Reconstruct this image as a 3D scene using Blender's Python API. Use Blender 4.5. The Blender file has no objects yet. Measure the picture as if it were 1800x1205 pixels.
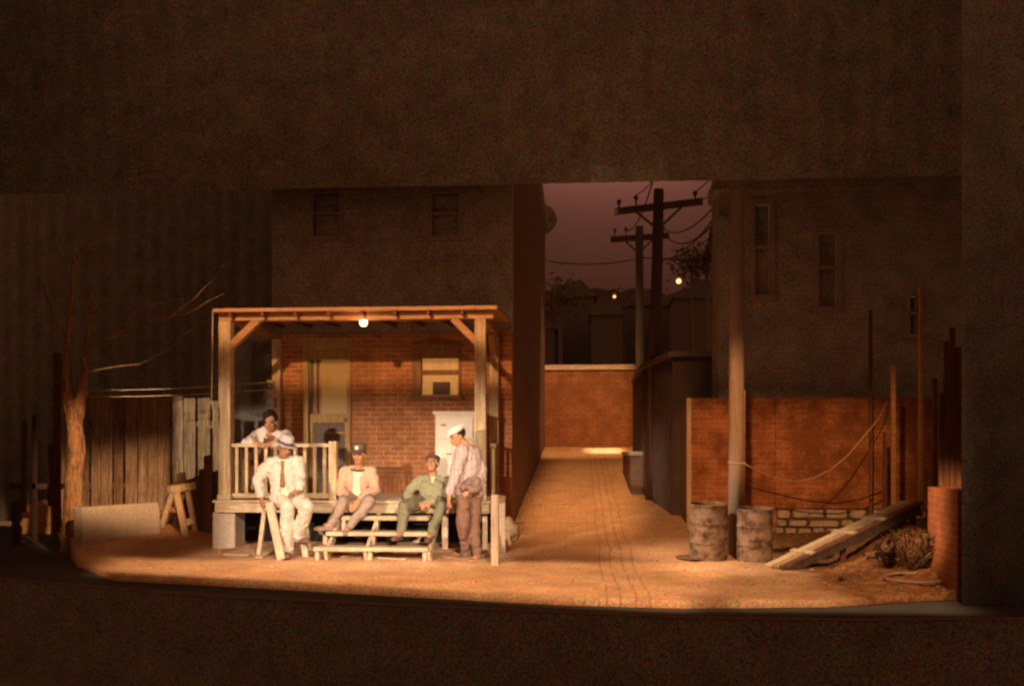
import bpy, math, random
from mathutils import Vector, Matrix, noise
random.seed(7)
R = math.radians
S = bpy.context.scene
COL = S.collection
# ---------------------------------------------------------------- measured view
F = 1680.0; PSI = math.atan(120/1680.0); CZ = 1.38; CY = -12.0
FW = Vector((-math.sin(PSI), math.cos(PSI), 0)); RT = Vector((math.cos(PSI), math.sin(PSI), 0)); UP = Vector((0, 0, 1))
CAM = Vector((0, CY, CZ))
def ray(px, py): return FW + RT*((px-900)/F) + UP*((790-py)/F)
def P(px, py, Y):
    d = ray(px, py); return CAM + d*((Y-CY)/d.y)
def XA(px, Y): return P(px, 700, Y).x
def ZA(px, py, Y): return P(px, py, Y).z
def smooth(t):
    t = max(0, min(1, t)); return t*t*(3-2*t)
PROF = [(-30, .05), (-1.2, .05), (0, .115), (2, .215), (15, 1.46), (40, 3.6)]
def gz(x, y):
    z = PROF[0][1]
    for (a, za), (b, zb) in zip(PROF, PROF[1:]):
        if a <= y <= b: z = za + (zb-za)*(y-a)/(b-a); break
    if x > 2.2: z += .50*smooth((x-2.75)/1.5)*smooth((y+2.7)/2.0)*(1-smooth((y-.1)/.9))
    if x < -4.9: z += .10*smooth((-4.9-x)/1.2)*smooth((y+1.6)/1.8)
    return z
def G(px, py):
    d = ray(px, py); t = 7.0
    while t < 60:
        p = CAM + d*t
        if p.z <= gz(p.x, p.y): return p
        t += .02
    return p
# ---------------------------------------------------------------- mesh collector
class MB:
    def __init__(s): s.v = []; s.f = []; s.sm = []
    def add(s, vs, fs, smooth=False):
        n = len(s.v); s.v += [Vector(v) for v in vs]
        s.f += [[i+n for i in f] for f in fs]; s.sm += [smooth]*len(fs); return s
    def box(s, a, b):
        x0, y0, z0 = a; x1, y1, z1 = b
        if x0 > x1: x0, x1 = x1, x0
        if y0 > y1: y0, y1 = y1, y0
        if z0 > z1: z0, z1 = z1, z0
        return s.add([(x0,y0,z0),(x1,y0,z0),(x1,y1,z0),(x0,y1,z0),(x0,y0,z1),(x1,y0,z1),(x1,y1,z1),(x0,y1,z1)],
            [(0,3,2,1),(4,5,6,7),(0,1,5,4),(1,2,6,5),(2,3,7,6),(3,0,4,7)])
    def bar(s, p, q, w, h, up=(0,0,1)):
        """rectangular bar from p to q, w across, h along up"""
        p = Vector(p); q = Vector(q); d = (q-p).normalized(); up = Vector(up)
        a = d.cross(up)
        if a.length < 1e-4: a = d.cross(Vector((1,0,0)))
        a.normalize(); b = a.cross(d).normalized()
        vs = []
        for c in (p, q):
            for i, j in ((-1,-1),(1,-1),(1,1),(-1,1)): vs.append(c + a*(i*w/2) + b*(j*h/2))
        return s.add(vs, [(0,1,2,3),(7,6,5,4),(0,4,5,1),(1,5,6,2),(2,6,7,3),(3,7,4,0)])
    def tube(s, pts, rad, n=10, cap=True):
        pts = [Vector(p) for p in pts]
        if not hasattr(rad, '__len__'): rad = [rad]*len(pts)
        vs = []; fs = []; prev = None
        for i, p in enumerate(pts):
            d = (pts[min(i+1, len(pts)-1)] - pts[max(i-1, 0)]).normalized()
            if prev is None:
                a = d.cross(Vector((0,0,1)))
                if a.length < .05: a = d.cross(Vector((0,1,0)))
            else: a = prev - d*prev.dot(d)
            a.normalize(); prev = a; b = d.cross(a)
            for k in range(n):
                t = 2*math.pi*k/n; vs.append(p + (a*math.cos(t)+b*math.sin(t))*rad[i])
        for i in range(len(pts)-1):
            for k in range(n):
                k2 = (k+1) % n; fs.append((i*n+k, i*n+k2, (i+1)*n+k2, (i+1)*n+k))
        if cap: fs.append(tuple(range(n-1, -1, -1))); m = (len(pts)-1)*n; fs.append(tuple(m+k for k in range(n)))
        return s.add(vs, fs, True)
    def ell(s, c, ax, ay, az, n=16, m=10):
        c = Vector(c); ax = Vector(ax); ay = Vector(ay); az = Vector(az)
        vs = [c+az]; fs = []
        for i in range(1, m):
            t = math.pi*i/m
            for k in range(n):
                u = 2*math.pi*k/n; vs.append(c + az*math.cos(t) + (ax*math.cos(u)+ay*math.sin(u))*math.sin(t))
        vs.append(c-az); L = len(vs)-1
        for k in range(n): fs.append((0, 1+k, 1+(k+1)%n)); fs.append((L, L-n+(k+1)%n, L-n+k))
        for i in range(m-2):
            for k in range(n):
                a = 1+i*n+k; b = 1+i*n+(k+1)%n; fs.append((a, a+n, b+n, b))
        return s.add(vs, fs, True)
    def ball(s, c, r, n=14, m=9): return s.ell(c, (r,0,0), (0,r,0), (0,0,r), n, m)
    def limb(s, p, rp, q, rq, n=14):
        p = Vector(p); q = Vector(q); d = (q-p); L = d.length; d.normalize()
        a = d.cross(Vector((0,0,1)))
        if a.length < .05: a = d.cross(Vector((0,1,0)))
        a.normalize(); b = d.cross(a)
        vs = []; st = []
        for i in range(5): t = math.pi/2*(i/4); st.append((p - d*rp*math.cos(t), rp*max(math.sin(t), .02)))
        for i in range(5): t = math.pi/2*(i/4); st.append((q + d*rq*math.sin(t), rq*max(math.cos(t), .02)))
        for c, r in st:
            for k in range(n): u = 2*math.pi*k/n; vs.append(c+(a*math.cos(u)+b*math.sin(u))*r)
        fs = [(i*n+k, i*n+(k+1)%n, (i+1)*n+(k+1)%n, (i+1)*n+k) for i in range(len(st)-1) for k in range(n)]
        fs.append(tuple(range(n-1, -1, -1))); m = (len(st)-1)*n; fs.append(tuple(m+k for k in range(n)))
        return s.add(vs, fs, True)
    def loft(s, rings, n=24, p=2.3):
        vs = []
        for c, a, b in rings:
            c = Vector(c); a = Vector(a); b = Vector(b)
            for k in range(n):
                u = 2*math.pi*k/n; cu, su = math.cos(u), math.sin(u)
                vs.append(c + a*math.copysign(abs(cu)**(2/p), cu) + b*math.copysign(abs(su)**(2/p), su))
        fs = [(i*n+k, i*n+(k+1)%n, (i+1)*n+(k+1)%n, (i+1)*n+k) for i in range(len(rings)-1) for k in range(n)]
        fs.append(tuple(range(n-1, -1, -1))); m = (len(rings)-1)*n; fs.append(tuple(m+k for k in range(n)))
        return s.add(vs, fs, True)
    def lathe(s, c, prof, n=36, axis=None, jit=0):
        c = Vector(c); z = Vector(axis or (0,0,1)).normalized(); a = z.cross(Vector((0,1,0))).normalized(); b = z.cross(a)
        vs = []
        for r, h in prof:
            for k in range(n):
                u = 2*math.pi*k/n; q = r*(1+jit*noise.noise(Vector((math.cos(u)*2, math.sin(u)*2, h*6))))
                vs.append(c + z*h + (a*math.cos(u)+b*math.sin(u))*q)
        fs = [(i*n+k, i*n+(k+1)%n, (i+1)*n+(k+1)%n, (i+1)*n+k) for i in range(len(prof)-1) for k in range(n)]
        return s.add(vs, fs, True)
    def prism(s, poly, depth):
        """poly: list of 3D points in a plane; extruded by vector depth"""
        poly = [Vector(p) for p in poly]; d = Vector(depth); n = len(poly)
        vs = poly + [p+d for p in poly]
        fs = [tuple(range(n)), tuple(range(2*n-1, n-1, -1))] + [(i, i+n, (i+1)%n+n, (i+1)%n) for i in range(n)]
        return s.add(vs, fs)
    def build(s, name, mat, parent=None, bev=0, origin=None):
        me = bpy.data.meshes.new(name)
        o0 = Vector(origin) if origin is not None else (Vector(parent['_o']) if parent is not None and '_o' in parent else Vector((0,0,0)))
        me.from_pydata([v-o0 for v in s.v], [], s.f); me.validate()
        if len(me.polygons) == len(s.sm): me.polygons.foreach_set('use_smooth', s.sm)
        import bmesh
        b = bmesh.new(); b.from_mesh(me); bmesh.ops.recalc_face_normals(b, faces=b.faces); b.to_mesh(me); b.free()
        me.materials.append(mat)
        o = bpy.data.objects.new(name, me); COL.objects.link(o)
        if parent is not None: o.parent = parent; o['_o'] = list(o0)
        elif origin is not None: o.location = o0
        if bev:
            m = o.modifiers.new('bev', 'BEVEL'); m.width = bev; m.segments = 2; m.limit_method = 'ANGLE'
        return o
def tag(o, label, cat, group=None):
    o['label'] = label; o['category'] = cat
    if group: o['group'] = group
    return o
def thing(name, label, cat, loc, group=None):
    o = bpy.data.objects.new(name, None); COL.objects.link(o); o.location = loc; o['_o'] = list(loc)
    o.empty_display_size = .1
    return tag(o, label, cat, group)
def struct(o): o['kind'] = 'structure'; return o
def dup(root, delta, label=None):
    r = root.copy(); COL.objects.link(r); r.location = Vector(root.location)+Vector(delta)
    if label: r['label'] = label
    for ch in list(root.children):
        c = ch.copy(); COL.objects.link(c); c.parent = r
        for g in ch.children:
            d = g.copy(); COL.objects.link(d); d.parent = c
    return r
# ---------------------------------------------------------------- materials
def nodes(name):
    m = bpy.data.materials.new(name); m.use_nodes = True; nt = m.node_tree
    return m, nt, nt.nodes['Principled BSDF']
def N(nt, t, **kw):
    n = nt.nodes.new(t)
    for k, v in kw.items():
        if k in n.inputs: n.inputs[k].default_value = v
        else: setattr(n, k, v)
    return n
def math_(nt, op, a, b=None, c=None):
    n = nt.nodes.new('ShaderNodeMath'); n.operation = op
    for i, q in enumerate((a, b, c)):
        if q is None: continue
        if hasattr(q, 'is_output'): nt.links.new(q, n.inputs[i])
        else: n.inputs[i].default_value = q
    return n.outputs[0]
def mix(nt, f, a, b, mode='MIX'):
    n = nt.nodes.new('ShaderNodeMix'); n.data_type = 'RGBA'; n.blend_type = mode
    for i, q in ((0, f), (6, a), (7, b)):
        if hasattr(q, 'is_output'): nt.links.new(q, n.inputs[i])
        else: n.inputs[i].default_value = q if i == 0 else (*q, 1) if len(q) == 3 else q
    return n.outputs[2]
def ramp(nt, f, stops):
    n = nt.nodes.new('ShaderNodeValToRGB'); e = n.color_ramp.elements
    while len(e) < len(stops): e.new(.5)
    for x, (p, c) in zip(e, stops): x.position = p; x.color = (*c, 1) if hasattr(c, '__len__') else (c, c, c, 1)
    nt.links.new(f, n.inputs[0]); return n.outputs[0]
def nz(nt, vec, scale, detail=3, rough=.6):
    n = N(nt, 'ShaderNodeTexNoise', Scale=scale, Detail=detail, Roughness=rough); nt.links.new(vec, n.inputs['Vector']); return n.outputs['Fac']
GS = [48]
def grainy(nt, vec, col, amt):
    """fine cloth/plaster speckle plus broad unevenness"""
    g = N(nt, 'ShaderNodeTexNoise', Scale=GS[0], Detail=1.0, Roughness=.9); nt.links.new(vec, g.inputs['Vector']); b = nz(nt, vec, 3.0, 4)
    def vm(op, a, c, d=None):
        n = nt.nodes.new('ShaderNodeVectorMath'); n.operation = op
        for i, q in enumerate((a, c, d)):
            if q is None: continue
            if hasattr(q, 'is_output'): nt.links.new(q, n.inputs[i])
            else: n.inputs[i].default_value = q[:3]
        return n.outputs[0]
    k = 5.0*amt; f = vm('MULTIPLY_ADD', g.outputs['Color'], (k, k, k), (1-k*.5,)*3)
    n = nt.nodes.new('ShaderNodeVectorMath'); n.operation = 'SCALE'; nt.links.new(vm('MAXIMUM', f, (.05,.05,.05)), n.inputs[0])
    nt.links.new(math_(nt, 'MULTIPLY_ADD', math_(nt, 'SUBTRACT', b, .5), 1.2*amt, 1.0), n.inputs['Scale'])
    return vm('MULTIPLY', n.outputs[0], col)
def bump(nt, bs, h, strength, dist=.01):
    b = N(nt, 'ShaderNodeBump', Strength=strength, Distance=dist); nt.links.new(h, b.inputs['Height']); nt.links.new(b.outputs[0], bs.inputs['Normal'])
def plain(name, col, rough=.8, amt=.25, bs_=.3, bscale=40, metal=0, dist=.01):
    m, nt, bs = nodes(name)
    geo = N(nt, 'ShaderNodeNewGeometry'); v = geo.outputs['Position']
    nt.links.new(grainy(nt, v, col, amt), bs.inputs['Base Color'])
    bs.inputs['Roughness'].default_value = rough; bs.inputs['Metallic'].default_value = metal
    bs.inputs['Specular IOR Level'].default_value = .25
    bump(nt, bs, nz(nt, v, bscale, 4), bs_, dist); return m
def wood(name, col, dark, rough=.75, amt=.2, axis=2, worn=.5):
    m, nt, bs = nodes(name)
    geo = N(nt, 'ShaderNodeNewGeometry'); mp = N(nt, 'ShaderNodeMapping')
    sc = [22, 22, 22]; sc[axis] = 1.6; mp.inputs['Scale'].default_value = sc
    nt.links.new(geo.outputs['Position'], mp.inputs['Vector'])
    g = nz(nt, mp.outputs[0], 1.6, 5, .65)
    c = mix(nt, ramp(nt, g, [(.36, 0), (.62, 1)]), dark, col)
    w = nz(nt, geo.outputs['Position'], 5, 5, .7)
    c = mix(nt, math_(nt, 'MULTIPLY', ramp(nt, w, [(.5, 0), (.72, 1)]), worn), c, dark)
    nt.links.new(grainy(nt, geo.outputs['Position'], c, amt), bs.inputs['Base Color'])
    bs.inputs['Roughness'].default_value = rough; bs.inputs['Specular IOR Level'].default_value = .2
    bump(nt, bs, g, .5, .006); return m
def brick(name, c1, c2, mortar, axis='X', bw=.215, bh=.072, amt=.35, soldier=None, blotch=.5):
    m, nt, bs = nodes(name)
    geo = N(nt, 'ShaderNodeNewGeometry'); sp = N(nt, 'ShaderNodeSeparateXYZ'); nt.links.new(geo.outputs['Position'], sp.inputs[0])
    cb = N(nt, 'ShaderNodeCombineXYZ'); nt.links.new(sp.outputs[axis], cb.inputs[0]); nt.links.new(sp.outputs['Z'], cb.inputs[1])
    wob = nz(nt, geo.outputs['Position'], 9, 2)
    wv = nt.nodes.new('ShaderNodeVectorMath'); wv.operation = 'MULTIPLY_ADD'
    cw = N(nt, 'ShaderNodeCombineXYZ'); nt.links.new(wob, cw.inputs[0]); nt.links.new(wob, cw.inputs[1])
    nt.links.new(cw.outputs[0], wv.inputs[0]); wv.inputs[1].default_value = (.012,.012,0); nt.links.new(cb.outputs[0], wv.inputs[2])
    def bt(v, w, h):
        b = N(nt, 'ShaderNodeTexBrick', Scale=1.0); b.inputs['Mortar Size'].default_value = .007; b.inputs['Mortar Smooth'].default_value = .2
        b.inputs['Brick Width'].default_value = w; b.inputs['Row Height'].default_value = h; b.inputs['Bias'].default_value = -.1
        b.inputs['Color1'].default_value = (*c1, 1); b.inputs['Color2'].default_value = (*c2, 1); b.inputs['Mortar'].default_value = (*mortar, 1)
        nt.links.new(v, b.inputs['Vector']); return b.outputs['Color'], b.outputs['Fac']
    col, fac = bt(wv.outputs[0], bw, bh)
    if soldier:
        c2_, f2_ = bt(wv.outputs[0], bh, bw*3)
        gate = math_(nt, 'LESS_THAN', sp.outputs['Z'], soldier)
        col = mix(nt, gate, col, c2_); fac = mix(nt, gate, fac, f2_)
    bl = nz(nt, geo.outputs['Position'], 2.2, 5, .65)
    col = mix(nt, math_(nt, 'MULTIPLY', ramp(nt, bl, [(.42, 1), (.6, 0)]), blotch), col, tuple(c*.45 for c in c1))
    ef = nz(nt, geo.outputs['Position'], 6, 5, .7)
    col = mix(nt, math_(nt, 'MULTIPLY', ramp(nt, ef, [(.56, 0), (.75, 1)]), .35), col, mortar)
    nt.links.new(grainy(nt, geo.outputs['Position'], col, amt), bs.inputs['Base Color'])
    bs.inputs['Roughness'].default_value = .85; bs.inputs['Specular IOR Level'].default_value = .15
    h = math_(nt, 'SUBTRACT', math_(nt, 'MULTIPLY', nz(nt, geo.outputs['Position'], 60, 3), .4), fac)
    bump(nt, bs, h, .8, .006); return m
def emit(name, col, st, folds=0):
    m, nt, bs = nodes(name); bs.inputs['Base Color'].default_value = (*[c*.5 for c in col], 1)
    if folds:  # dimmer streaks in the glow colour stand in for shaded cloth folds
        geo = N(nt, 'ShaderNodeNewGeometry'); mp = N(nt, 'ShaderNodeMapping'); mp.inputs['Scale'].default_value = (38, 1, 4); nt.links.new(geo.outputs['Position'], mp.inputs['Vector'])
        q = nz(nt, mp.outputs[0], 1, 4); nt.links.new(mix(nt, ramp(nt, q, [(.3, 0), (.7, 1)]), tuple(c*folds for c in col), col), bs.inputs['Emission Color'])
        bs.inputs['Emission Strength'].default_value = st; bs.inputs['Base Color'].default_value = (*[c*.4 for c in col], 1); return m
    bs.inputs['Emission Color'].default_value = (*col, 1); bs.inputs['Emission Strength'].default_value = st; return m
def cloth(name, col, amt=.12, stripe=None, dark=None, rough=.9, folds=.9):
    m, nt, bs = nodes(name)
    geo = N(nt, 'ShaderNodeNewGeometry'); v = geo.outputs['Position']; c = col
    if stripe:
        sp = N(nt, 'ShaderNodeSeparateXYZ'); nt.links.new(v, sp.inputs[0])
        s_ = math_(nt, 'SINE', math_(nt, 'MULTIPLY', sp.outputs['X'], 130))
        c = mix(nt, math_(nt, 'MULTIPLY', math_(nt, 'GREATER_THAN', s_, .2), .8), col, stripe)
    if dark: c = mix(nt, ramp(nt, nz(nt, v, 7, 4), [(.45, 0), (.65, 1)]), c, dark)
    nt.links.new(grainy(nt, v, c, amt), bs.inputs['Base Color'])
    bs.inputs['Roughness'].default_value = rough; bs.inputs['Specular IOR Level'].default_value = .1
    mp = N(nt, 'ShaderNodeMapping'); mp.inputs['Scale'].default_value = (9, 9, 17); nt.links.new(v, mp.inputs['Vector'])
    n_ = N(nt, 'ShaderNodeTexNoise', Scale=1.0, Detail=3.0, Distortion=1.2); nt.links.new(mp.outputs[0], n_.inputs['Vector'])
    bump(nt, bs, n_.outputs['Fac'], folds, .035); return m
M = {}
M['brickX'] = brick('house_brick', (.47,.18,.07), (.37,.125,.05), (.58,.36,.2), 'X', soldier=.97)
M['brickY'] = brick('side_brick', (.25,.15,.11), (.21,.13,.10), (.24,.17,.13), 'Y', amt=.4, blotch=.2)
M['brickR'] = brick('yard_brick', (.44,.155,.06), (.30,.10,.04), (.44,.25,.14), 'X', blotch=.95)
M['brickP'] = brick('pillar_brick', (.42,.16,.08), (.36,.13,.065), (.42,.25,.15), 'Y')
M['brickD'] = brick('unlit_brick', (.42,.39,.38), (.395,.37,.36), (.385,.365,.355), 'X', amt=.95, blotch=.1)  # unlit look of upper walls and panes is put into this colour
M['brickA'] = brick('alley_brick', (.36,.13,.05), (.28,.10,.035), (.38,.22,.12), 'X', bh=.08)
M['paint'] = wood('cream_paint', (.66,.50,.30), (.38,.25,.13), worn=.75)
M['paintH'] = wood('cream_paint_level', (.66,.50,.30), (.38,.25,.13), axis=0, worn=.7)
GS[0] = 72; M['black3'] = plain('black_leg_cloth', (.30,.30,.30), 1.0, .95, .2, 60); M['blackfloor'] = plain('black_stage_floor', (.31,.29,.285), .95, .95, .2, 60); GS[0] = 48
M['black2'] = plain('black_drape', (.39,.385,.38), 1.0, .9, .2, 60)
M['deckshade'] = plain('under_deck_shade_black', (.02,.015,.012), 1.0, .4, .2, 60)  # near-black that paints the shade under the porch deck
M['timber'] = wood('stained_timber', (.56,.30,.15), (.38,.19,.09), axis=0, worn=.4)
M['plank'] = wood('raw_plank', (.70,.56,.38), (.42,.29,.16), axis=0, worn=.65)
M['plankZ'] = wood('raw_plank_upright', (.66,.50,.36), (.48,.33,.2), axis=2, worn=.3)
M['greyboard'] = wood('weathered_board', (.30,.225,.14), (.12,.085,.05), axis=2, worn=.8)
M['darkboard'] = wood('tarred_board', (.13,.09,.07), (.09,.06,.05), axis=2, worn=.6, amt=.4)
M['browboard'] = wood('brown_board', (.22,.10,.06), (.11,.05,.03), axis=2, worn=.6)
M['concrete'] = plain('concrete', (.52,.425,.33), .9, .3, .5, 14, dist=.02)
M['stone'] = plain('field_stone', (.42,.34,.27), .9, .5, .4, 12, dist=.012)
M['black'] = plain('black_velour', (.31,.31,.31), 1.0, .95, .2, 60)
M['blackfloor'] = plain('black_stage_floor', (.23,.21,.205), .95, .85, .2, 60)
M['cabinet'] = plain('white_enamel', (.80,.70,.55), .5, .12, .15, 10)
M['door'] = wood('door_paint', (.46,.30,.11), (.30,.18,.07), worn=.4)
M['darkglass'] = plain('dark_pane', (.16,.11,.09), .95, .4, .05)
M['rope'] = plain('rope', (.60,.45,.28), .9, .3, .6, 200)
M['wire'] = plain('wire', (.03,.02,.018), .7, .2, .1)
M['polewood'] = wood('utility_pole_wood', (.37,.29,.24), (.29,.22,.18), axis=2, worn=.5)
M['blackpole'] = wood('creosote_wood', (.20,.16,.14), (.15,.12,.11), axis=2, worn=.5)
M['bark'] = wood('bark', (.46,.26,.14), (.15,.08,.04), .95, .4, axis=2, worn=.8)
M['rust'] = cloth('rusty_steel', (.30,.21,.15), .25, dark=(.09,.045,.03), rough=.6, folds=.25)
M['rustin'] = plain('rusty_inside', (.30,.15,.06), .8, .5, .5, 14)
M['skin'] = plain('brown_skin', (.50,.25,.13), .6, .12, .15, 60)
M['skinD'] = plain('dark_brown_skin', (.34,.16,.085), .55, .12, .15, 60)
M['hair'] = plain('black_hair', (.03,.018,.012), .9, .5, 1.0, 90, dist=.02)
M['eye'] = plain('eye_dark', (.06,.03,.02), .3, .05, .05)
M['leather'] = plain('brown_leather', (.17,.10,.07), .6, .3, .4, 30)
M['leatherL'] = plain('tan_leather', (.34,.22,.15), .7, .3, .4, 30)
M['steel'] = plain('dull_metal', (.25,.2,.15), .45, .3, .2, 30, metal=.7)
# ================================================================ SETTING
# ---- ground (brick-paved alley running into a dirt yard), one height field with a thick front edge
EDGE = [(100, 930), (135, 985), (200, 1009), (450, 1021), (700, 1035), (1000, 1050), (1200, 1055), (1450, 1053), (1682, 1040)]
ep = [P(a, b, 0) for a, b in EDGE]
edge = []
for a, b in EDGE:
    d = ray(a, b); t = (.05-CZ)/d.z; edge.append(CAM+d*t)
def yfront(x):
    if x <= edge[0].x: return edge[0].y
    for p, q in zip(edge, edge[1:]):
        if p.x <= x <= q.x: return p.y+(q.y-p.y)*(x-p.x)/(q.x-p.x)
    return edge[-1].y
X0, X1 = edge[0].x-.6, edge[-1].x+.35
mb = MB(); nx, ny = 220, 260; vs = []
for i in range(nx+1):
    x = X0+(X1-X0)*i/nx; y0 = yfront(x)+.015*noise.noise(Vector((x*3, 0, 0)))
    vs.append((x, y0, -.02))
    for j in range(ny+1):
        t = j/ny; y = y0 + (17-y0)*(t**1.7)
        z = gz(x, y)
        al = smooth((y-1.0)/1.0)*smooth((x+1.1)/.3)
        rough_ = (1-al)*.012 + al*.005 + .03*smooth((x-2.3)/.8)
        z += rough_*(noise.noise(Vector((x*2.3, y*2.3, 0)))+.6*noise.noise(Vector((x*7, y*7, 3)))+.5*noise.noise(Vector((x*17, y*17, 9))))
        vs.append((x, y, z))
w = ny+2
fs = [(i*w+j, (i+1)*w+j, (i+1)*w+j+1, i*w+j+1) for i in range(nx) for j in range(ny+1)]
mb.add(vs, fs, True)
m, nt, bs = nodes('ground_dirt_and_pavers'); geo = N(nt, 'ShaderNodeNewGeometry'); v = geo.outputs['Position']
sp = N(nt, 'ShaderNodeSeparateXYZ'); nt.links.new(v, sp.inputs[0])
b_ = N(nt, 'ShaderNodeTexBrick', Scale=1.0); nt.links.new(v, b_.inputs['Vector'])
for k, q in (('Brick Width', .19), ('Row Height', .085), ('Mortar Size', .006), ('Mortar Smooth', .3)): b_.inputs[k].default_value = q
b_.inputs['Color1'].default_value = (.64,.375,.20,1); b_.inputs['Color2'].default_value = (.54,.30,.15,1); b_.inputs['Mortar'].default_value = (.44,.26,.12,1)
dirt = mix(nt, ramp(nt, nz(nt, v, 1.3, 6, .65), [(.35, 0), (.65, 1)]), (.67,.41,.25), (.52,.29,.16))
dirt = mix(nt, math_(nt, 'MULTIPLY', ramp(nt, nz(nt, v, 22, 4, .7), [(.5, 0), (.62, 1)]), .4), dirt, (.36,.19,.09))
wob = nz(nt, v, 1.2, 3)
gate = math_(nt, 'MULTIPLY_ADD', wob, 1.4, sp.outputs['Y'])
gate = ramp(nt, math_(nt, 'MULTIPLY_ADD', gate, .5, -.15), [(.0, 0), (1, 1)])
col = mix(nt, gate, dirt, b_.outputs['Color'])
# wheel ruts along the alley
xw = math_(nt, 'MULTIPLY_ADD', nz(nt, v, .5, 2), .12, sp.outputs['X'])
for q in (.24, .36, .50, .62):
    dd = math_(nt, 'ABSOLUTE', math_(nt, 'SUBTRACT', xw, q+.06))
    l_ = math_(nt, 'LESS_THAN', dd, .012)
    l_ = math_(nt, 'MULTIPLY', l_, math_(nt, 'GREATER_THAN', nz(nt, v, 2.2, 2), .42))
    col = mix(nt, math_(nt, 'MULTIPLY', l_, .33), col, (.15,.07,.03))
# dark turned soil on the bank at the right
soil = mix(nt, ramp(nt, nz(nt, v, 11, 5, .7), [(.4, 0), (.6, 1)]), (.17,.075,.03), (.34,.16,.065))
sg = ramp(nt, math_(nt, 'MULTIPLY_ADD', nz(nt, v, 2, 4), .35, math_(nt, 'MULTIPLY', sp.outputs['X'], .25)), [(.68, 0), (.82, 1)])
col = mix(nt, sg, col, soil)
nt.links.new(grainy(nt, v, col, .5), bs.inputs['Base Color']); bs.inputs['Roughness'].default_value = .9; bs.inputs['Specular IOR Level'].default_value = .1
h = math_(nt, 'MULTIPLY', math_(nt, 'MULTIPLY', b_.outputs['Fac'], gate), -1.0)
h = math_(nt, 'MULTIPLY_ADD', nz(nt, v, 30, 5, .7), 1.3, h)
bump(nt, bs, h, .7, .012)
struct(mb.build('ground', m))
# ---- black stage deck under and round the set, its lip, and the dark floor of the house
LIP = [(-200, 1000), (150, 1030), (370, 1048), (700, 1064), (1200, 1085), (1500, 1090), (2000, 1085)]
lip = []
for a, b in LIP:
    d = ray(a, b); lip.append(CAM+d*((-.03-CZ)/d.z))
mb = MB(); poly = [(p.x, p.y, -.03) for p in lip]+[(14, 34, -.03), (-14, 34, -.03)]
mb.prism(poly, (0, 0, -1.0)); struct(mb.build('stage_floor', M['blackfloor']))
MB().prism([(p.x, p.y+.03, -.026) for p in lip]+[(14, 5, -.026), (-14, 5, -.026)], (0, 0, -.003)).build('spill_dimming_sheet', plain('spill_dimming_black', (.085,.08,.08), .95, .5))['kind'] = 'structure'  # dark sheet added over the deck to dim lamp spill past the ground
mb = MB(); mb.tube([p+Vector((0, .0, .004)) for p in lip], .010, 8)
tag(mb.build('stage_edge_trim', plain('brass_trim', (.30,.16,.12), .5, .4)), 'thin dull brass strip along the front edge of the stage', 'edge trim')
mb = MB(); mb.box((-16, -20, -1.2), (16, 34, -1.02)); struct(mb.build('auditorium_floor', M['blackfloor']))
M['dimframe'] = plain('unlit_frame', (.38,.31,.28), .9, .5)  # colour kept close to the wall's, so the frames fade as if unlit
# ---- sky drop
mb = MB(); a, b = XA(700, 32), XA(1500, 32)
n_ = 24; vs = []; fs = []
for i in range(n_+1):
    t = i/n_; x = a+(b-a)*t; vs += [(x, 32+.9*(2*t-1)**2*-1, -.5), (x, 32-.9*(2*t-1)**2, 15.5)]
fs = [(2*i, 2*i+2, 2*i+3, 2*i+1) for i in range(n_)]
mb.add(vs, fs, True); struct(mb.build('sky', plain('painted_dusk_sky', (.50,.42,.52), .9, .12, .0)))
# ---- curtains
def curtain(name, label, x0, x1, y, z0, z1, fold=.33, amp=.012, mt='black'):
    mb = MB(); n = max(12, int((x1-x0)/.04)); vs = []
    for i in range(n+1):
        x = x0+(x1-x0)*i/n; yy = y+amp*math.sin(2*math.pi*x/fold+1.3*math.sin(x*1.7))
        vs += [(x, yy, z0), (x, yy, z1)]
    mb.add(vs, [(2*i, 2*i+2, 2*i+3, 2*i+1) for i in range(n)], True)
    o = mb.build(name, M[mt]); so = o.modifiers.new('t', 'SOLIDIFY'); so.thickness = .012
    return tag(o, label, 'curtain')
zb = ZA(1100, 320, 1.2)
curtain('border_curtain', 'long black cloth border hung above the whole set, hiding the top of the sky', -13, 11, 1.2, zb, 14)
curtain('leg_curtain', 'tall black side curtain closing the stage at the right edge', XA(1692, -3.1), 9, -3.1, -.02, 11, mt='black3')
curtain('leg_curtain', 'tall black side curtain at the far left beyond the tree', -11, XA(-8, -1.2), -1.2, -.02, 11)
curtain('backdrop_curtain', 'black drape behind the board fence and the tree at left', -16, XA(470, 5)+.6, 6.0, -.02, 11, mt='black2')
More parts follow.
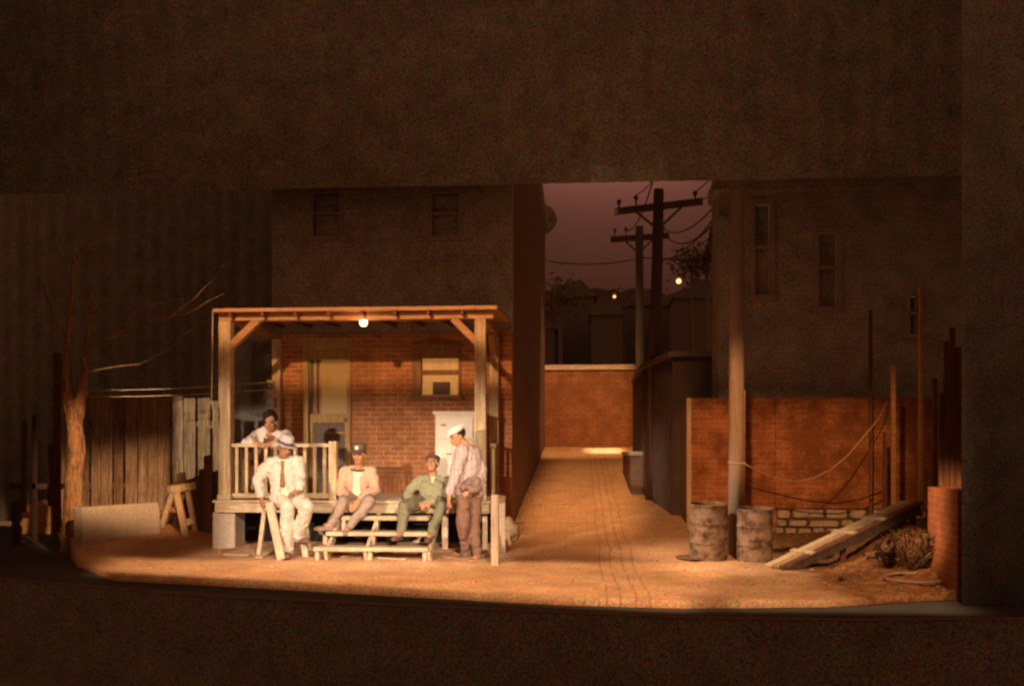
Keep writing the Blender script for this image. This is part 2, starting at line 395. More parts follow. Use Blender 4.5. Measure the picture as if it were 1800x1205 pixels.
# ================================================================ BRICK HOUSE
HL, HR = XA(478, 2), -1.0; HY = 2.0; HT = 7.6
house = thing('brick_house', 'tall dark red brick house behind the porch, its side running back along the alley', 'house', (HR, HY, 0))
DX0, DX1 = XA(533, 2), XA(617, 2); DZ0 = .745; DZ1 = ZA(575, 603, 2)
WX0, WX1 = XA(724, 2), XA(811, 2); WZ0, WZ1 = ZA(770, 697, 2), ZA(770, 611, 2)
def wall_with_holes(x0, x1, z0, z1, y, th, holes):
    xs = sorted({x0, x1, *[h[0] for h in holes], *[h[1] for h in holes]}); zs = sorted({z0, z1, *[h[2] for h in holes], *[h[3] for h in holes]})
    mb = MB(); vs = {}; fs = []; V = []
    def vid(i, k, b):
        key = (i, k, b)
        if key not in vs: vs[key] = len(V); V.append((xs[i], y+(th if b else 0), zs[k]))
        return vs[key]
    solid = lambda i, k: 0 <= i < len(xs)-1 and 0 <= k < len(zs)-1 and not any(h[0]-1e-6 <= xs[i] and xs[i+1] <= h[1]+1e-6 and h[2]-1e-6 <= zs[k] and zs[k+1] <= h[3]+1e-6 for h in holes)
    for i in range(len(xs)-1):
        for k in range(len(zs)-1):
            if not solid(i, k): continue
            for b in (0, 1): fs.append((vid(i,k,b), vid(i+1,k,b), vid(i+1,k+1,b), vid(i,k+1,b)))
            if not solid(i-1, k): fs.append((vid(i,k,0), vid(i,k,1), vid(i,k+1,1), vid(i,k+1,0)))
            if not solid(i+1, k): fs.append((vid(i+1,k,0), vid(i+1,k,1), vid(i+1,k+1,1), vid(i+1,k+1,0)))
            if not solid(i, k-1): fs.append((vid(i,k,0), vid(i+1,k,0), vid(i+1,k,1), vid(i,k,1)))
            if not solid(i, k+1): fs.append((vid(i,k+1,0), vid(i+1,k+1,0), vid(i+1,k+1,1), vid(i,k+1,1)))
    mb.add(V, fs); return mb
up = [(XA(545,2), XA(603,2), ZA(570,415,2), ZA(570,335,2)), (XA(754,2), XA(812,2), ZA(780,415,2), ZA(780,335,2))]
ROOFZ = 3.12
wall_with_holes(HL, HR, .1, ROOFZ, HY, .3, [(DX0, DX1, DZ0, DZ1), (WX0, WX1, WZ0, WZ1)]).build('wall', M['brickX'], house)
w2 = wall_with_holes(HL, HR, ROOFZ, HT, HY, .3, up).build('upper_wall', M['brickD'], house)
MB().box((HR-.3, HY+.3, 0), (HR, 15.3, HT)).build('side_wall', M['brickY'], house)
MB().box((HL, HY+.3, .1), (HL+.3, 9, HT)).build('side_wall', M['brickD'], house)
MB().box((HL+.3, HY+1.6, .1), (HR-.3, HY+1.7, HT)).build('inner_wall', M['brickD'], house)
mb = MB(); mb.box((HL-.1, HY-.12, HT), (HR+.10, 15.4, HT+.14))
mb.prism([(HR, 15.0, 7.55), (HR+.16, 15.0, 7.62), (HR+.30, 15.0, 7.80), (HR+.34, 15.0, 7.95), (HR+.22, 15.0, 8.2), (HR, 15.0, 8.3)], (0, .4, 0))
mb.build('cornice', M['brickD'], house)
for wx0, wx1, wz0, wz1 in up:
    f = MB(); t = .05
    f.box((wx0-.06, HY-.03, wz0-.07), (wx1+.06, HY+.02, wz0)).box((wx0-.0, HY-.02, wz0), (wx0+t, HY+.05, wz1)).box((wx1-t, HY-.02, wz0), (wx1, HY+.05, wz1))
    f.box((wx0+t, HY-.018, wz1-t), (wx1-t, HY+.05, wz1)).box((wx0+t, HY+.0, (wz0+wz1)/2-.02), (wx1-t, HY+.05, (wz0+wz1)/2+.02))
    fo = f.build('upper_window', M['dimframe'], house)
    MB().box((wx0+t, HY+.1, wz0+.001), (wx1-t, HY+.11, wz1-t)).build('pane', M['brickD'], fo)
# door: casing, blind-backed door with two narrow slots, dark screen below
dn = MB(); cw = .085
dn.box((DX0, HY-.035, DZ0), (DX0+cw, HY+.08, DZ1)).box((DX1-cw*.6, HY-.035, DZ0), (DX1, HY+.08, DZ1)).box((DX0-.03, HY-.05, DZ1), (DX1+.03, HY-.001, DZ1+.075)).box((DX0+cw, HY-.03, DZ1-.10), (DX1-cw*.6, HY+.08, DZ1))
d_ = dn.build('door', M['door'], house, bev=.004)
ix0, ix1 = DX0+cw, DX1-cw*.6; zmid = ZA(575, 748, 2.05)
mb = MB(); sx = [XA(q, 2.05) for q in (546, 551.5, 557.5, 561.5)]
zt, zl = ZA(552, 632, 2.05), ZA(552, 727, 2.05)
mb.box((ix0, HY+.04, zl-.13), (ix1, HY+.07, zl)).box((ix0, HY+.04, zt), (ix1, HY+.07, DZ1-.10))
mb.box((ix0, HY+.04, zl), (sx[0], HY+.07, zt)).box((sx[1], HY+.04, zl), (sx[2], HY+.07, zt)).box((sx[3], HY+.04, zl), (sx[3]+.03, HY+.07, zt)).box((ix0, HY+.04, DZ0), (ix0+.05, HY+.07, zl-.13)).box((ix1-.05, HY+.04, DZ0), (ix1, HY+.07, zl-.13))
mb.build('door_frame', M['door'], d_, bev=.003)
MB().box((sx[3]+.03, HY+.045, zl), (ix1, HY+.06, zt)).build('door_blind', emit('lit_blind', (.60,.27,.045), .26, .45), d_)
MB().box((ix0, HY+.08, zl), (sx[3]+.03, HY+.09, zt)).build('door_pane', M['darkglass'], d_)
MB().box((ix0+.05, HY+.055, DZ0), (ix1-.05, HY+.06, zl-.13)).build('screen_panel', M['darkglass'], d_)
MB().box((ix0+.25, HY+.03, zl-.30), (ix1-.05, HY+.05, zl-.27)).build('screen_rail', M['door'], d_)
MB().ball((ix1-.03, HY+.0, zl-.09), .025).build('door_handle', M['steel'], d_)
# window with glowing shade
wf = MB(); ww = WX1-WX0; x_ = lambda q: XA(q, 2)
wf.box((WX0, HY-.03, WZ0), (x_(741), HY+.1, WZ1)).box((x_(806), HY-.03, WZ0), (WX1, HY+.1, WZ1)).box((x_(741), HY-.03, ZA(770,629,2)), (x_(806), HY+.1, WZ1))
wf.box((x_(741), HY-.015, ZA(770,657,2)), (x_(806), HY+.1, ZA(770,650,2))).box((WX0-.03, HY-.07, WZ0-.05), (WX1+.03, HY-.001, WZ0)).box((WX0-.03, HY-.045, WZ1), (WX1+.03, HY-.001, WZ1+.05))
wo = wf.build('window', wood('window_paint', (.30,.15,.07), (.2,.1,.05)), house, bev=.004)
glow = emit('lit_window_shade', (.62,.27,.055), .66, .55)
MB().box((x_(741), HY+.08, ZA(770,650,2)), (x_(806), HY+.09, ZA(770,629,2))).build('window_shade', glow, wo)
MB().box((x_(741), HY+.08, WZ0+.03), (x_(806), HY+.09, ZA(770,657,2))).build('window_shade', glow, wo)
MB().box((x_(761), HY-.02, WZ0+.03), (x_(790), HY+.075, ZA(770,671,2))).build('window_fan', M['darkglass'], wo)
MB().box((x_(741), HY-.025, WZ0), (x_(806), HY+.07, WZ0+.03)).build('sill', M['paintH'], wo)
mb = MB(); c0 = (WX0+WX1)/2
poly = [(WX0-.03, HY-.02, WZ1+.05)]+[(WX0-.03+(ww+.06)*t/10, HY-.02, WZ1+.06+.09*math.sin(math.pi*t/10)) for t in range(11)]+[(WX1+.03, HY-.02, WZ1+.05)]
mb.prism(poly, (0, .019, 0)); mb.build('window_arch', M['brickR'], wo)
MB().tube([(XA(509,1.97), 1.97, .8), (XA(509,1.97), 1.97, 1.55)], .012, 8).build('downpipe', M['timber'], house)

# ================================================================ PORCH
pl = XA(398, 0); pr = XA(845, 0); DK = .737
porch = thing('wooden_porch', 'cream wooden porch with flat roof, corner braces and railing on the brick house', 'porch', (pl, 0, gz(pl, 0)))
LX, RX = XA(373, -.12), XA(862, -.12)
mb = MB(); yy = -.12; k = 0
while yy < 1.96:
    mb.box((LX, yy, DK-.03), (RX, min(yy+.118, 1.965), DK+.002*((k*7)%3))); yy += .122; k += 1
mb.build('deck', M['plank'], porch, bev=.004)
MB().box((LX+.02, -.085, DK-.155), (RX-.02, -.045, DK-.031)).box((LX+.02, -.045, DK-.155), (LX+.06, 1.9, DK-.031)).box((RX-.06, -.045, DK-.155), (RX-.02, 1.9, DK-.031)).build('fascia', M['plank'], porch, bev=.004)
RB = ZA(600, 563, 0); RTp = ZA(600, 551, 0)
pw = .155
for (cx, cy, w_) in ((pl, 0, pw), (pr, 0, .14), (XA(487, 1.88), 1.88, .12), (XA(869, 1.88), 1.88, .13)):
    MB().box((cx-w_/2, cy-w_/2, DK+.004), (cx+w_/2, cy+w_/2, RB if cy < 1 else RB-.01)).box((cx-w_/2-.012, cy-w_/2-.012, DK+.003), (cx+w_/2+.012, cy+w_/2+.012, DK+.07)).build('post', M['paint'], porch, bev=.008)
mb = MB().box((XA(388, 0), -.07, RB), (XA(868, 0), .07, RTp)); mb.build('beam', M['timber'], porch, bev=.006)
for cx in (pl, XA(869, 1.88)):
    MB().box((cx-.05, .071, RB+.001), (cx+.05, 1.95, RTp-.001)).build('side_beam', M['timber'], porch, bev=.006)
def brace(p, q): MB().bar(p, q, .09, .11, (0, 1, 0)).build('brace', M['timber'], porch, bev=.004)
brace(P(404, 611, 0), P(456, 561, 0)); brace(P(843, 606, 0), P(797, 560, 0))
brace(Vector((XA(869,1.88), 1.83, RB-.3)), Vector((XA(869,1.88), 1.4, RB+.01)))
RL, RR = XA(374, -.3), XA(874, -.3); rz = ZA(600, 543, -.3)
ro = MB(); ro.add([(RL, -.3, rz-.02), (RR, -.3, rz-.02), (RR, 1.97, rz+.12), (RL, 1.97, rz+.12), (RL, -.3, rz+.025), (RR, -.3, rz+.025), (RR, 1.97, rz+.165), (RL, 1.97, rz+.165)],
    [(0,3,2,1),(4,5,6,7),(0,1,5,4),(1,2,6,5),(2,3,7,6),(3,0,4,7)])
ro.build('roof', M['timber'], porch, bev=.004)
mb = MB(); q = RL+.2
while q < RR-.1:
    mb.bar((q, -.26, rz-.045), (q, 1.95, rz+.085), .04, .045); q += .42
mb.build('rafters', M['browboard'], porch)
# front railing left of the steps, side railings
rtz = ZA(600, 779, 0); rbz = ZA(600, 868, 0); nx_ = XA(586, 0)
MB().box((nx_-.05, -.05, DK+.003), (nx_+.05, .05, ZA(586, 775, 0))).build('newel_post', M['paint'], porch, bev=.006)
def railing(p, q, nb, skip=()):
    p = Vector(p); q = Vector(q)
    o = MB().bar(p+Vector((0,0,rtz-.022)), q+Vector((0,0,rtz-.022)), .075, .045).build('railing', M['paintH'], porch, bev=.006)
    MB().bar(p+Vector((0,0,rbz-.02)), q+Vector((0,0,rbz-.02)), .045, .06).build('bottom_rail', M['paintH'], o, bev=.004)
    for i in range(nb):
        t = (i+.5)/nb; c = p.lerp(q, t)
        MB().box((c.x-.019, c.y-.019, rbz+.01), (c.x+.019, c.y+.019, rtz-.045)).build('baluster', M['paint'], o)
railing((pl+pw/2, 0, 0), (nx_-.05, 0, 0), 10)
railing((pl, pw/2, 0), (XA(487,1.88)-.02, 1.82, 0), 9)
railing((XA(866, 0.0), .09, 0), (XA(869, 1.88), 1.81, 0), 12)
# piers and struts under the deck
MB().box((XA(374, .02), .0, gz(-4, 0)-.05), (XA(414, .02), .38, DK-.156)).build('pier', M['concrete'], porch, bev=.02)
for a, b, yv in ((777, 787, .1), (848, 856, .1), (458, 464, .7), (700, 708, 1.2)):
    MB().box((XA(a, yv), yv, 0.05), (XA(b, yv), yv+.07, DK-.156)).build('support_post', M['plankZ'], porch)
MB().box((LX+.07, .62, .03), (RX-.07, .66, DK-.16)).build('deck_shade_sheet', M['deckshade'], porch)  # black sheet added to stand for the deep shade under the deck
# bulb under the beam
bp = P(639, 566, -.02)
MB().tube([(bp.x, bp.y-.0, RB+.0), (bp.x, bp.y, bp.z+.05)], .022, 10).build('lamp_socket', M['steel'], porch)
MB().lathe(bp, [(.001, -.055), (.03, -.05), (.05, -.022), (.052, .0), (.045, .03), (.026, .05), (.02, .055)], 20).build('light_bulb', emit('bulb_glow', (1, .74, .42), 4), porch)
pt = bpy.data.lights.new('porch_bulb', 'POINT'); pt.energy = 2.2; pt.color = (1, .6, .3); pt.shadow_soft_size = .05
po = bpy.data.objects.new('porch_bulb_light', pt); COL.objects.link(po); po.location = bp+Vector((0, -.13, -.09))
# thermometer plate on the rear post, pulley block
tx = XA(485.5, 1.8)
t_ = MB().box((tx-.035, 1.79, ZA(485, 718, 1.8)), (tx+.035, 1.815, ZA(485, 698, 1.8))).build('thermometer', M['paint'], origin=(tx, 1.8, 1.9))
tag(t_, 'small wall thermometer fixed to the rear left porch post', 'thermometer')
MB().box((tx-.018, 1.783, ZA(485, 716, 1.8)), (tx+.018, 1.789, ZA(485, 700, 1.8))).build('gauge', M['leather'], None).parent = t_
g_ = [o for o in t_.children][0]; g_.location = Vector((0,0,0))-Vector((tx, 1.8, 1.9))
# clothesline
def sag(p, q, s, n=16): return [Vector(p).lerp(Vector(q), i/n)-Vector((0,0,s*4*(i/n)*(1-i/n))) for i in range(n+1)]
cl = thing('clothesline', 'pulley clothesline of two ropes running from the porch to the tree', 'clothesline', P(474, 676, 1.7))
b1 = P(474, 671, 1.7); b2 = P(474, 684, 1.7)
MB().tube(sag(b1, P(148, 686, .6), .03), .006, 6).build('rope', M['rope'], cl)
MB().tube(sag(b2, P(146, 697, .6), .03), .006, 6).build('rope', M['rope'], cl)
MB().box((b1.x-.03, 1.69, b2.z-.03), (b1.x+.05, 1.72, b1.z+.03)).build('pulley_block', M['plankZ'], cl, bev=.004)
MB().tube([b1+Vector((.0,-.03,-.06)), b1+Vector((0,-.01,-.06))], .05, 18).build('pulley_wheel', M['steel'], cl)
# hanging rope with loop
h0 = P(374, 546, -.2); h1 = P(372, 703, -.2)
pts = sag(h0, h1, 0, 8)
loop = [P(a, b, -.2) for a, b in ((372,703),(366,715),(363.5,732),(365,746),(369,752),(373,750),(376,738),(377,722),(375,712),(372,706))]
mb = MB().tube(pts, .007, 8).tube(loop, .009, 8); mb.ball(P(373, 708, -.2), .018).limb(P(373, 706, -.2), .014, P(374.5, 719, -.2), .013)
tag(mb.build('hanging_rope', M['rope'], origin=h0), 'pale rope with a knotted loop hanging from the left corner of the porch roof', 'rope')

# ---- steps
ST = thing('porch_steps', 'open wooden porch steps with three pale plank treads', 'steps', P(650, 985, -.5))
tr = [(600, 753, 905.5, 912.5, -.36), (572, 752, 933, 942, -.62), (550, 752, 960, 968.5, -.88)]
for a, b, t0, t1, yf in tr:
    z1 = ZA(650, t0+1.5, yf); z0 = z1-.05
    MB().box((XA(a, yf), yf, z0), (XA(b, yf), yf+.27, z1)).build('tread', M['plank'], ST, bev=.01)
for (px_, pi, top, yf) in ((665, 0, 0, -.08), (661, 0, 1, -.34), (655, 1, 2, -.60), (650, 2, 3, -.84), (571, 1, 2, -.58), (557, 2, 3, -.84), (746, 2, 3, -.84), (604, 0, 1, -.34)):
    if top == 3: z1 = ZA(650, 967, -.88)-.0; z0 = gz(0, yf)-.02
    elif top == 0: z1 = DK-.156; z0 = ZA(650, 907, -.36)
    else: z1 = ZA(650, tr[top-1][2]+1.5, tr[top-1][4])-.051; z0 = ZA(650, tr[top][2]+1.5, tr[top][4])+.001
    MB().box((XA(px_-3.5, yf), yf, z0), (XA(px_+3.5, yf), yf+.09, z1)).build('riser_block', M['plankZ'], ST, bev=.004)
for px_ in (764, 657, 590):
    x = XA(px_, -.4); y0, y1 = (-.86, -.06)
    st = MB().bar((x, y0, .12), (x, y1, DK-.2), .04, .11); st.build('stringer', M['plank'], ST, bev=.004)
MB().bar(P(770, 905, -.1), P(756, 981, -.82), .035, .07, (0,1,0)).build('stringer', M['plank'], ST)
# ---- cabinet (icebox) on the porch
cx0, cx1 = XA(765, 1.2), XA(836, 1.2); cz1 = ZA(800, 730, 1.2)
ic = thing('cream_icebox', 'pale cream wooden icebox with moulded top standing against the porch wall', 'icebox', ((cx0+cx1)/2, 1.4, DK))
MB().box((cx0, 1.2, DK+.06), (cx1, 1.72, cz1)).box((cx0+.02, 1.23, DK+.004), (cx1-.02, 1.7, DK+.06)).build('cabinet', M['cabinet'], ic, bev=.006)
MB().box((cx0-.035, 1.165, cz1+.03), (cx1+.03, 1.74, cz1+.06)).box((cx0-.015, 1.185, cz1), (cx1+.015, 1.73, cz1+.03)).build('cornice', M['cabinet'], ic, bev=.006)
zl1, zl2 = ZA(800, 772, 1.2), ZA(800, 778, 1.2)
dm = plain('enamel_door', (.83,.74,.60), .45, .1, .1, 10)
a = MB().box((cx0+.035, 1.176, zl1+.012), (cx1-.035, 1.199, cz1-.03)).build('upper_door', dm, ic, bev=.008)
b = MB().box((cx0+.035, 1.176, DK+.10), ((cx0+cx1)/2-.045, 1.199, zl1-.012)).build('lower_door', dm, ic, bev=.008)
c = MB().box(((cx0+cx1)/2-.025, 1.176, DK+.10), (cx1-.035, 1.199, zl1-.012)).build('lower_door', dm, ic, bev=.008)
for par, q in ((a, (cx0+.12, zl1+.2)), (b, ((cx0+cx1)/2-.09, zl1-.2)), (c, ((cx0+cx1)/2+.02, zl1-.2))):
    MB().box((q[0]-.035, 1.15, q[1]-.012), (q[0]+.035, 1.175, q[1]+.012)).build('latch', M['steel'], par, bev=.004)
# ================================================================ LEFT YARD
# fence
fx = thing('board_fence', 'weathered grey vertical board fence behind the low concrete wall at left', 'fence', (XA(300, 3), 3, .3))
mbs = {'g': MB(), 'd': MB(), 'e': MB()}; px = 96
while px < 392:
    wpx = random.uniform(15, 22); top = 700+random.uniform(-4, 6) if px > 308 else 697+random.uniform(-7, 9)
    yv = 3+random.uniform(-.012, .012); mb = mbs['g' if px > 308 else random.choice('dde')]
    x0, x1 = XA(px, yv), XA(px+wpx, yv); z1 = ZA(px, top, yv)
    n_ = 3 if random.random() < .4 else 1
    j = random.uniform(-.03, .03)
    mb.add([(x0, yv, .2), (x1, yv, .2), (x1, yv, z1+j), (x0, yv, z1), (x0, yv+.022, .2), (x1, yv+.022, .2), (x1, yv+.022, z1+j), (x0, yv+.022, z1)],
        [(0,3,2,1),(4,5,6,7),(0,1,5,4),(1,2,6,5),(2,3,7,6),(3,0,4,7)])
    px += wpx + random.choice((1.5, 2.4, 3.6, 4.6))
mbs['g'].build('board_panel', M['greyboard'], fx); mbs['e'].build('board_panel', wood('older_fence_board', (.30,.22,.155), (.12,.07,.045), worn=.9), fx); mbs['d'].build('board_panel', wood('old_fence_board', (.44,.35,.26), (.2,.12,.08), worn=.8), fx)
for z in (.75, 1.75):
    MB().box((XA(96, 3.05), 3.03, z), (XA(392, 3.05), 3.09, z+.09)).build('rail', M['browboard'], fx)
for q in (100, 232, 385):
    MB().box((XA(q, 3.12)-.05, 3.095, .1), (XA(q, 3.12)+.05, 3.2, 2.05)).build('fence_post', M['browboard'], fx)
# far left dark boards
f2 = thing('board_fence', 'dark broken board fence at the far left beyond the tree trunk', 'fence', (XA(70, 1.6), 1.6, .1))
for a, b, t, bo in ((20, 34, 880, 965), (38, 46, 740, 900), (84, 92, 780, 890), (93, 106, 620, 935)):
    MB().box((XA(a, 1.6), 1.6, ZA(a, bo, 1.6)), (XA(b, 1.6), 1.63, ZA(a, t, 1.6))).build('board', M['browboard'], f2)
MB().box((XA(18, 1.66), 1.632, .8), (XA(110, 1.66), 1.69, .88)).box((XA(58, 1.66), 1.632, .0), (XA(64, 1.66), 1.69, 1.9)).build('rail', M['darkboard'], f2)
# low concrete wall
A = G(146, 962); B = G(282, 936)
n = 26; mb = MB(); vs = []; A.y -= .0
dirn = (B-A); dirn.z = 0; L = dirn.length; dirn.normalize(); nor = Vector((dirn.y, -dirn.x, 0)); 
if nor.y > 0: nor = -nor
zA = ZA(143, 891, A.y); zB = ZA(275, 882, B.y)
back = -nor*.16
poly = [A+Vector((0,0,-.15)), B+Vector((0,0,-.15)), Vector((B.x, B.y, zB-.16)), Vector((B.x, B.y, 0)) - dirn*.04 + Vector((0,0,zB)), Vector((A.x, A.y, zA))]
mb.prism(poly, back)
o = mb.build('concrete_wall', M['concrete'], origin=A, bev=.015)
tag(o, 'low pale concrete retaining wall with stained face beside the tree', 'wall')
# tree
tb = P(128, 962, .25)
tree = thing('bare_tree', 'bare forked tree with rough brown trunk at the left of the yard', 'tree', tb)
def path(pts, Y): return [P(a, b, y) for (a, b), y in zip(pts, Y if hasattr(Y, '__len__') else [Y]*len(pts))]
def wiggle(pts, rad, n, amp, seed):
    out = []; rr = []
    for i in range(len(pts)-1):
        for k in range(n):
            t = k/n; p = pts[i].lerp(pts[i+1], t); q = seed+i+t
            out.append(p+Vector((noise.noise(Vector((q*1.3, seed, 0))), noise.noise(Vector((0, q*1.3, seed))), 0))*amp)
            r = rad[i]+(rad[i+1]-rad[i])*t; rr.append(r*(1+.1*noise.noise(Vector((q*3, 5, seed)))))
    out.append(pts[-1]); rr.append(rad[-1]); return out, rr
def branch(mb, pts, rad, n=5, amp=.02, seed=1, sides=12):
    p, r = wiggle(pts, rad, n, amp, seed); mb.tube(p, r, sides)
def px2(r): return r/140
mb = MB()
branch(mb, path([(126,985),(127,950),(130,900),(129,840),(135,790),(131,740),(132,700)], .25), [px2(q) for q in (25,21,18,16,15.5,15,17)], 8, .03, 3, 22)
branch(mb, path([(130,735),(118,690),(114,650),(119,600),(124,555),(128,500),(126,440)], [.25,.25,.25,.22,.2,.2,.2]), [px2(q) for q in (14,10,6.5,5.5,4.5,3.5,2)], 6, .03, 6, 16)
branch(mb, path([(134,735),(144,690),(147,655),(150,630),(152,600),(158,560),(162,500)], [.25,.25,.25,.22,.3,.4,.5]), [px2(q) for q in (14,10,7.5,5,3.2,2.4,1.2)], 6, .03, 9, 16)
# warty bark rings
tk = mb.build('trunk', M['bark'], tree); d = tk.modifiers.new('s', 'SUBSURF'); d.levels = d.render_levels = 1
tx_ = bpy.data.textures.new('bark_lumps', 'CLOUDS'); tx_.noise_scale = .09; d = tk.modifiers.new('d', 'DISPLACE'); d.texture = tx_; d.strength = .022; d.mid_level = .5; d.texture_coords = 'GLOBAL'
brs = [([(150,628),(165,606),(205,588),(250,566),(300,556),(345,520),(375,492),(400,450)], [.22,.1,0,-.1,-.2,-.3,-.3,-.3], [3.4,2.6,2.2,1.9,1.6,1.3,1,.6]),
       ([(150,655),(180,648),(210,643),(245,640),(275,625),(310,603),(340,575),(370,560)], [.25,.3,.4,.5,.5,.6,.6,.6], [2.6,1.7,1.5,1.3,1.2,1.0,.8,.5]),
       ([(119,600),(95,560),(80,510),(60,470)], .2, [3,2,1.4,.7]), ([(205,588),(240,545),(300,527),(330,524)], .0, [1.6,1.2,.9,.5]),
       ([(158,560),(190,520),(225,500),(260,450)], .4, [2,1.4,1,.5]), ([(126,470),(150,430),(190,400),(210,350)], .2, [2.4,1.6,1.1,.5]), ([(300,556),(330,550),(365,530),(395,515)], -.2, [1.2,.9,.7,.4]), ([(250,566),(262,590),(300,600)], -.1, [1,.7,.4])]
for i, (pp, Y, rr) in enumerate(brs):
    mb = MB(); branch(mb, path(pp, Y), [px2(q) for q in rr], 4, .035, 11+i*3, 7); mb.build('branch', M['bark'], tree)
# sawhorses
def sawhorse(label, top0, top1, legs, mats, w=.09, h=.10):
    s = thing('sawhorse', label, 'sawhorse', Vector((top0.x, top0.y, gz(top0.x, top0.y))), 'sawhorses')
    MB().bar(top0, top1, w, h).build('top_beam', mats[0], s, bev=.005)
    for p, q, lw in legs: MB().bar(p, q, lw, .045, (0,1,0)).build('leg', mats[1], s, bev=.004)
    return s
a0 = P(300, 860, 1.0); a1 = P(339, 853, 1.35)
s1 = sawhorse('rough wooden sawhorse standing empty beside the concrete wall', a0-Vector((.02,0,0)), a1+Vector((.02,0,0)),
    [(P(311, 866, .98), P(330, 957, .75), .085), (P(303, 868, 1.02), P(284, 925, 1.2), .07), (P(330, 862, 1.3), P(345, 940, 1.2), .07), (P(326, 862, 1.34), P(296, 918, 1.75), .07)], [M['plank'], M['plankZ']])
MB().bar(P(322, 920, .85), P(339, 914, .93), .09, .03, (0,1,0)).build('cross_brace', M['plank'], s1)
MB().bar(P(296, 893, 1.1), P(322, 900, .95), .06, .03, (0,1,0)).build('cross_brace', M['timber'], s1)
# dark crate and lumber behind it
cr = thing('lumber_stack', 'dark boards leaning together between the sawhorse and the porch pier', 'lumber', P(350, 940, 1.3))
for i in range(8):
    q = 318+i*8.2; t = random.uniform(826, 884) if i < 5 else random.uniform(800, 850)
    MB().bar(P(q+random.uniform(-3,3), 970, 1.15), P(q+random.uniform(-4,4), t, 1.75), .13, .025, (0,1,0)).build('board', M['darkboard'] if i % 2 else M['browboard'], cr)
# ================================================================ FENCE POSTS BY THE STEPS
def fpost(label, x0, x1, top, bot, Y):
    mb = MB().box((XA(x0, Y), Y, gz(0, Y)-.05), (XA(x1, Y), Y+.09, ZA(870, top, Y)))
    tag(mb.build('fence_post', M['plankZ'], origin=(XA(x0, Y), Y, gz(0, Y)), bev=.006), label, 'post', 'new square fence posts')
fpost('pale square wooden fence post in front of the porch corner', 863, 876, 869, 995, -1.12)
fpost('shorter square wooden fence post just behind the pale one', 876.5, 888, 871, 965, -.15)
# canvas sack
c0 = P(899, 930, -.1); sk = thing('canvas_sack', 'crumpled pale canvas sack with a dark strap behind the fence posts', 'sack', P(899, 958, -.1))
SB = lambda a, b, dy=0: P(a, b, -.1+dy)
mb = MB(); mb.ell(SB(897, 925), (.075,0,-.01), (0,.09,0), (-.02,0,.13)).ell(SB(903, 929,-.03), (.07,0,-.04), (0,.07,0), (0,0,.06)).limb(SB(905,926,-.04), .045, SB(911,926,-.05), .012).limb(SB(894, 938,-.04), .032, SB(897, 956,-.06), .018).limb(SB(890,915), .05, SB(888,945), .04)
o = mb.build('bag', cloth('canvas', (.50,.35,.2), .2), sk); rm = o.modifiers.new('r', 'REMESH'); rm.mode = 'VOXEL'; rm.voxel_size = .01; rm.use_smooth_shade = True
MB().tube([SB(911, 928, -.08), SB(912, 940, -.08), SB(909, 949, -.08), SB(901, 953, -.08), SB(897, 944, -.1)], .013, 8).build('strap', M['leather'], sk)
# scrap under the porch and rubble
scr = [(385, 968, 420, 963), (395, 974, 440, 977), (455, 980, 475, 970), (572, 968, 615, 975), (600, 978, 640, 976), (620, 940, 636, 950), (665, 972, 725, 968), (660, 980, 715, 984), (690, 965, 740, 962), (780, 978, 840, 988), (560, 930, 572, 948), (730, 955, 742, 935)]
for i, (a, b, c, d) in enumerate(scr):
    p = G(a, b+1) if b > 955 else P(a, b, .5); q = G(c, d+1) if d > 955 else P(c, d, .7)
    p.z += .012; q.z += .02
    o = MB().bar(p, q, .045+.02*(i % 3), .014).build('scrap_board', M['plank'] if i % 3 else M['timber'], origin=p)
    tag(o, ['scrap of pale board lying at the foot of the concrete pier', 'longer scrap of board lying just right of the concrete pier', 'scrap of board behind the suited man\'s sawhorse leg', 'splinter of board under the left end of the steps', 'thin batten on the ground under the left half of the steps', 'short stick caught behind the middle tread', 'pale board lying under the middle of the steps', 'scrap board lying in front under the right half of the steps', 'thin batten deep under the right half of the steps', 'flat board on the ground at the standing man\'s feet', 'short upright offcut behind the left end of the steps', 'thin offcut leaning behind the right end of the steps'][i], 'board', 'scrap boards round the porch')
rnd = random.Random(4); mb = MB()
def pebble(mb, p, r):
    mb.ell(p, (r, r*.2*rnd.uniform(-1,1), 0), (0, r*rnd.uniform(.7,1.1), 0), (0, r*.2, r*rnd.uniform(.4,.8)), 7, 5)
for i in range(620):
    if i < 300: x = -1.0+abs(rnd.gauss(0, .09)); y = rnd.uniform(1.8, 12)
    elif i < 360: x = rnd.uniform(2.2, 4.2); y = rnd.uniform(-3.0, .2)
    else: x = rnd.uniform(-6.0, 2.2); y = rnd.uniform(-3.2, .6)
    if y < yfront(x)+.05: continue
    r = rnd.uniform(.006, .02)*(1.6 if i < 620 and rnd.random() < .2 else 1)
    pebble(mb, (x, y, gz(x, y)+r*.25), r)
o = mb.build('gravel', plain('pebbles', (.45,.28,.15), .9, .4, .4, 30)); o['kind'] = 'stuff'; tag(o, 'small stones and grit scattered over the yard and alley edge', 'gravel')
# ================================================================ ALLEY
bx0, bx1 = -1.0, XA(1175, 15)
aw = thing('alley_wall', 'brick wall with pale stone coping closing the far end of the alley', 'wall', (0, 15, 1.4))
zt_ = ZA(1040, 641, 15)
MB().box((bx0+.002, 15, 1.0), (bx1, 15.3, zt_-.14)).build('wall', M['brickA'], aw)
MB().box((bx0+.003, 14.93, zt_-.14), (bx1, 15.37, zt_)).build('coping', M['plank'], aw, bev=.01)
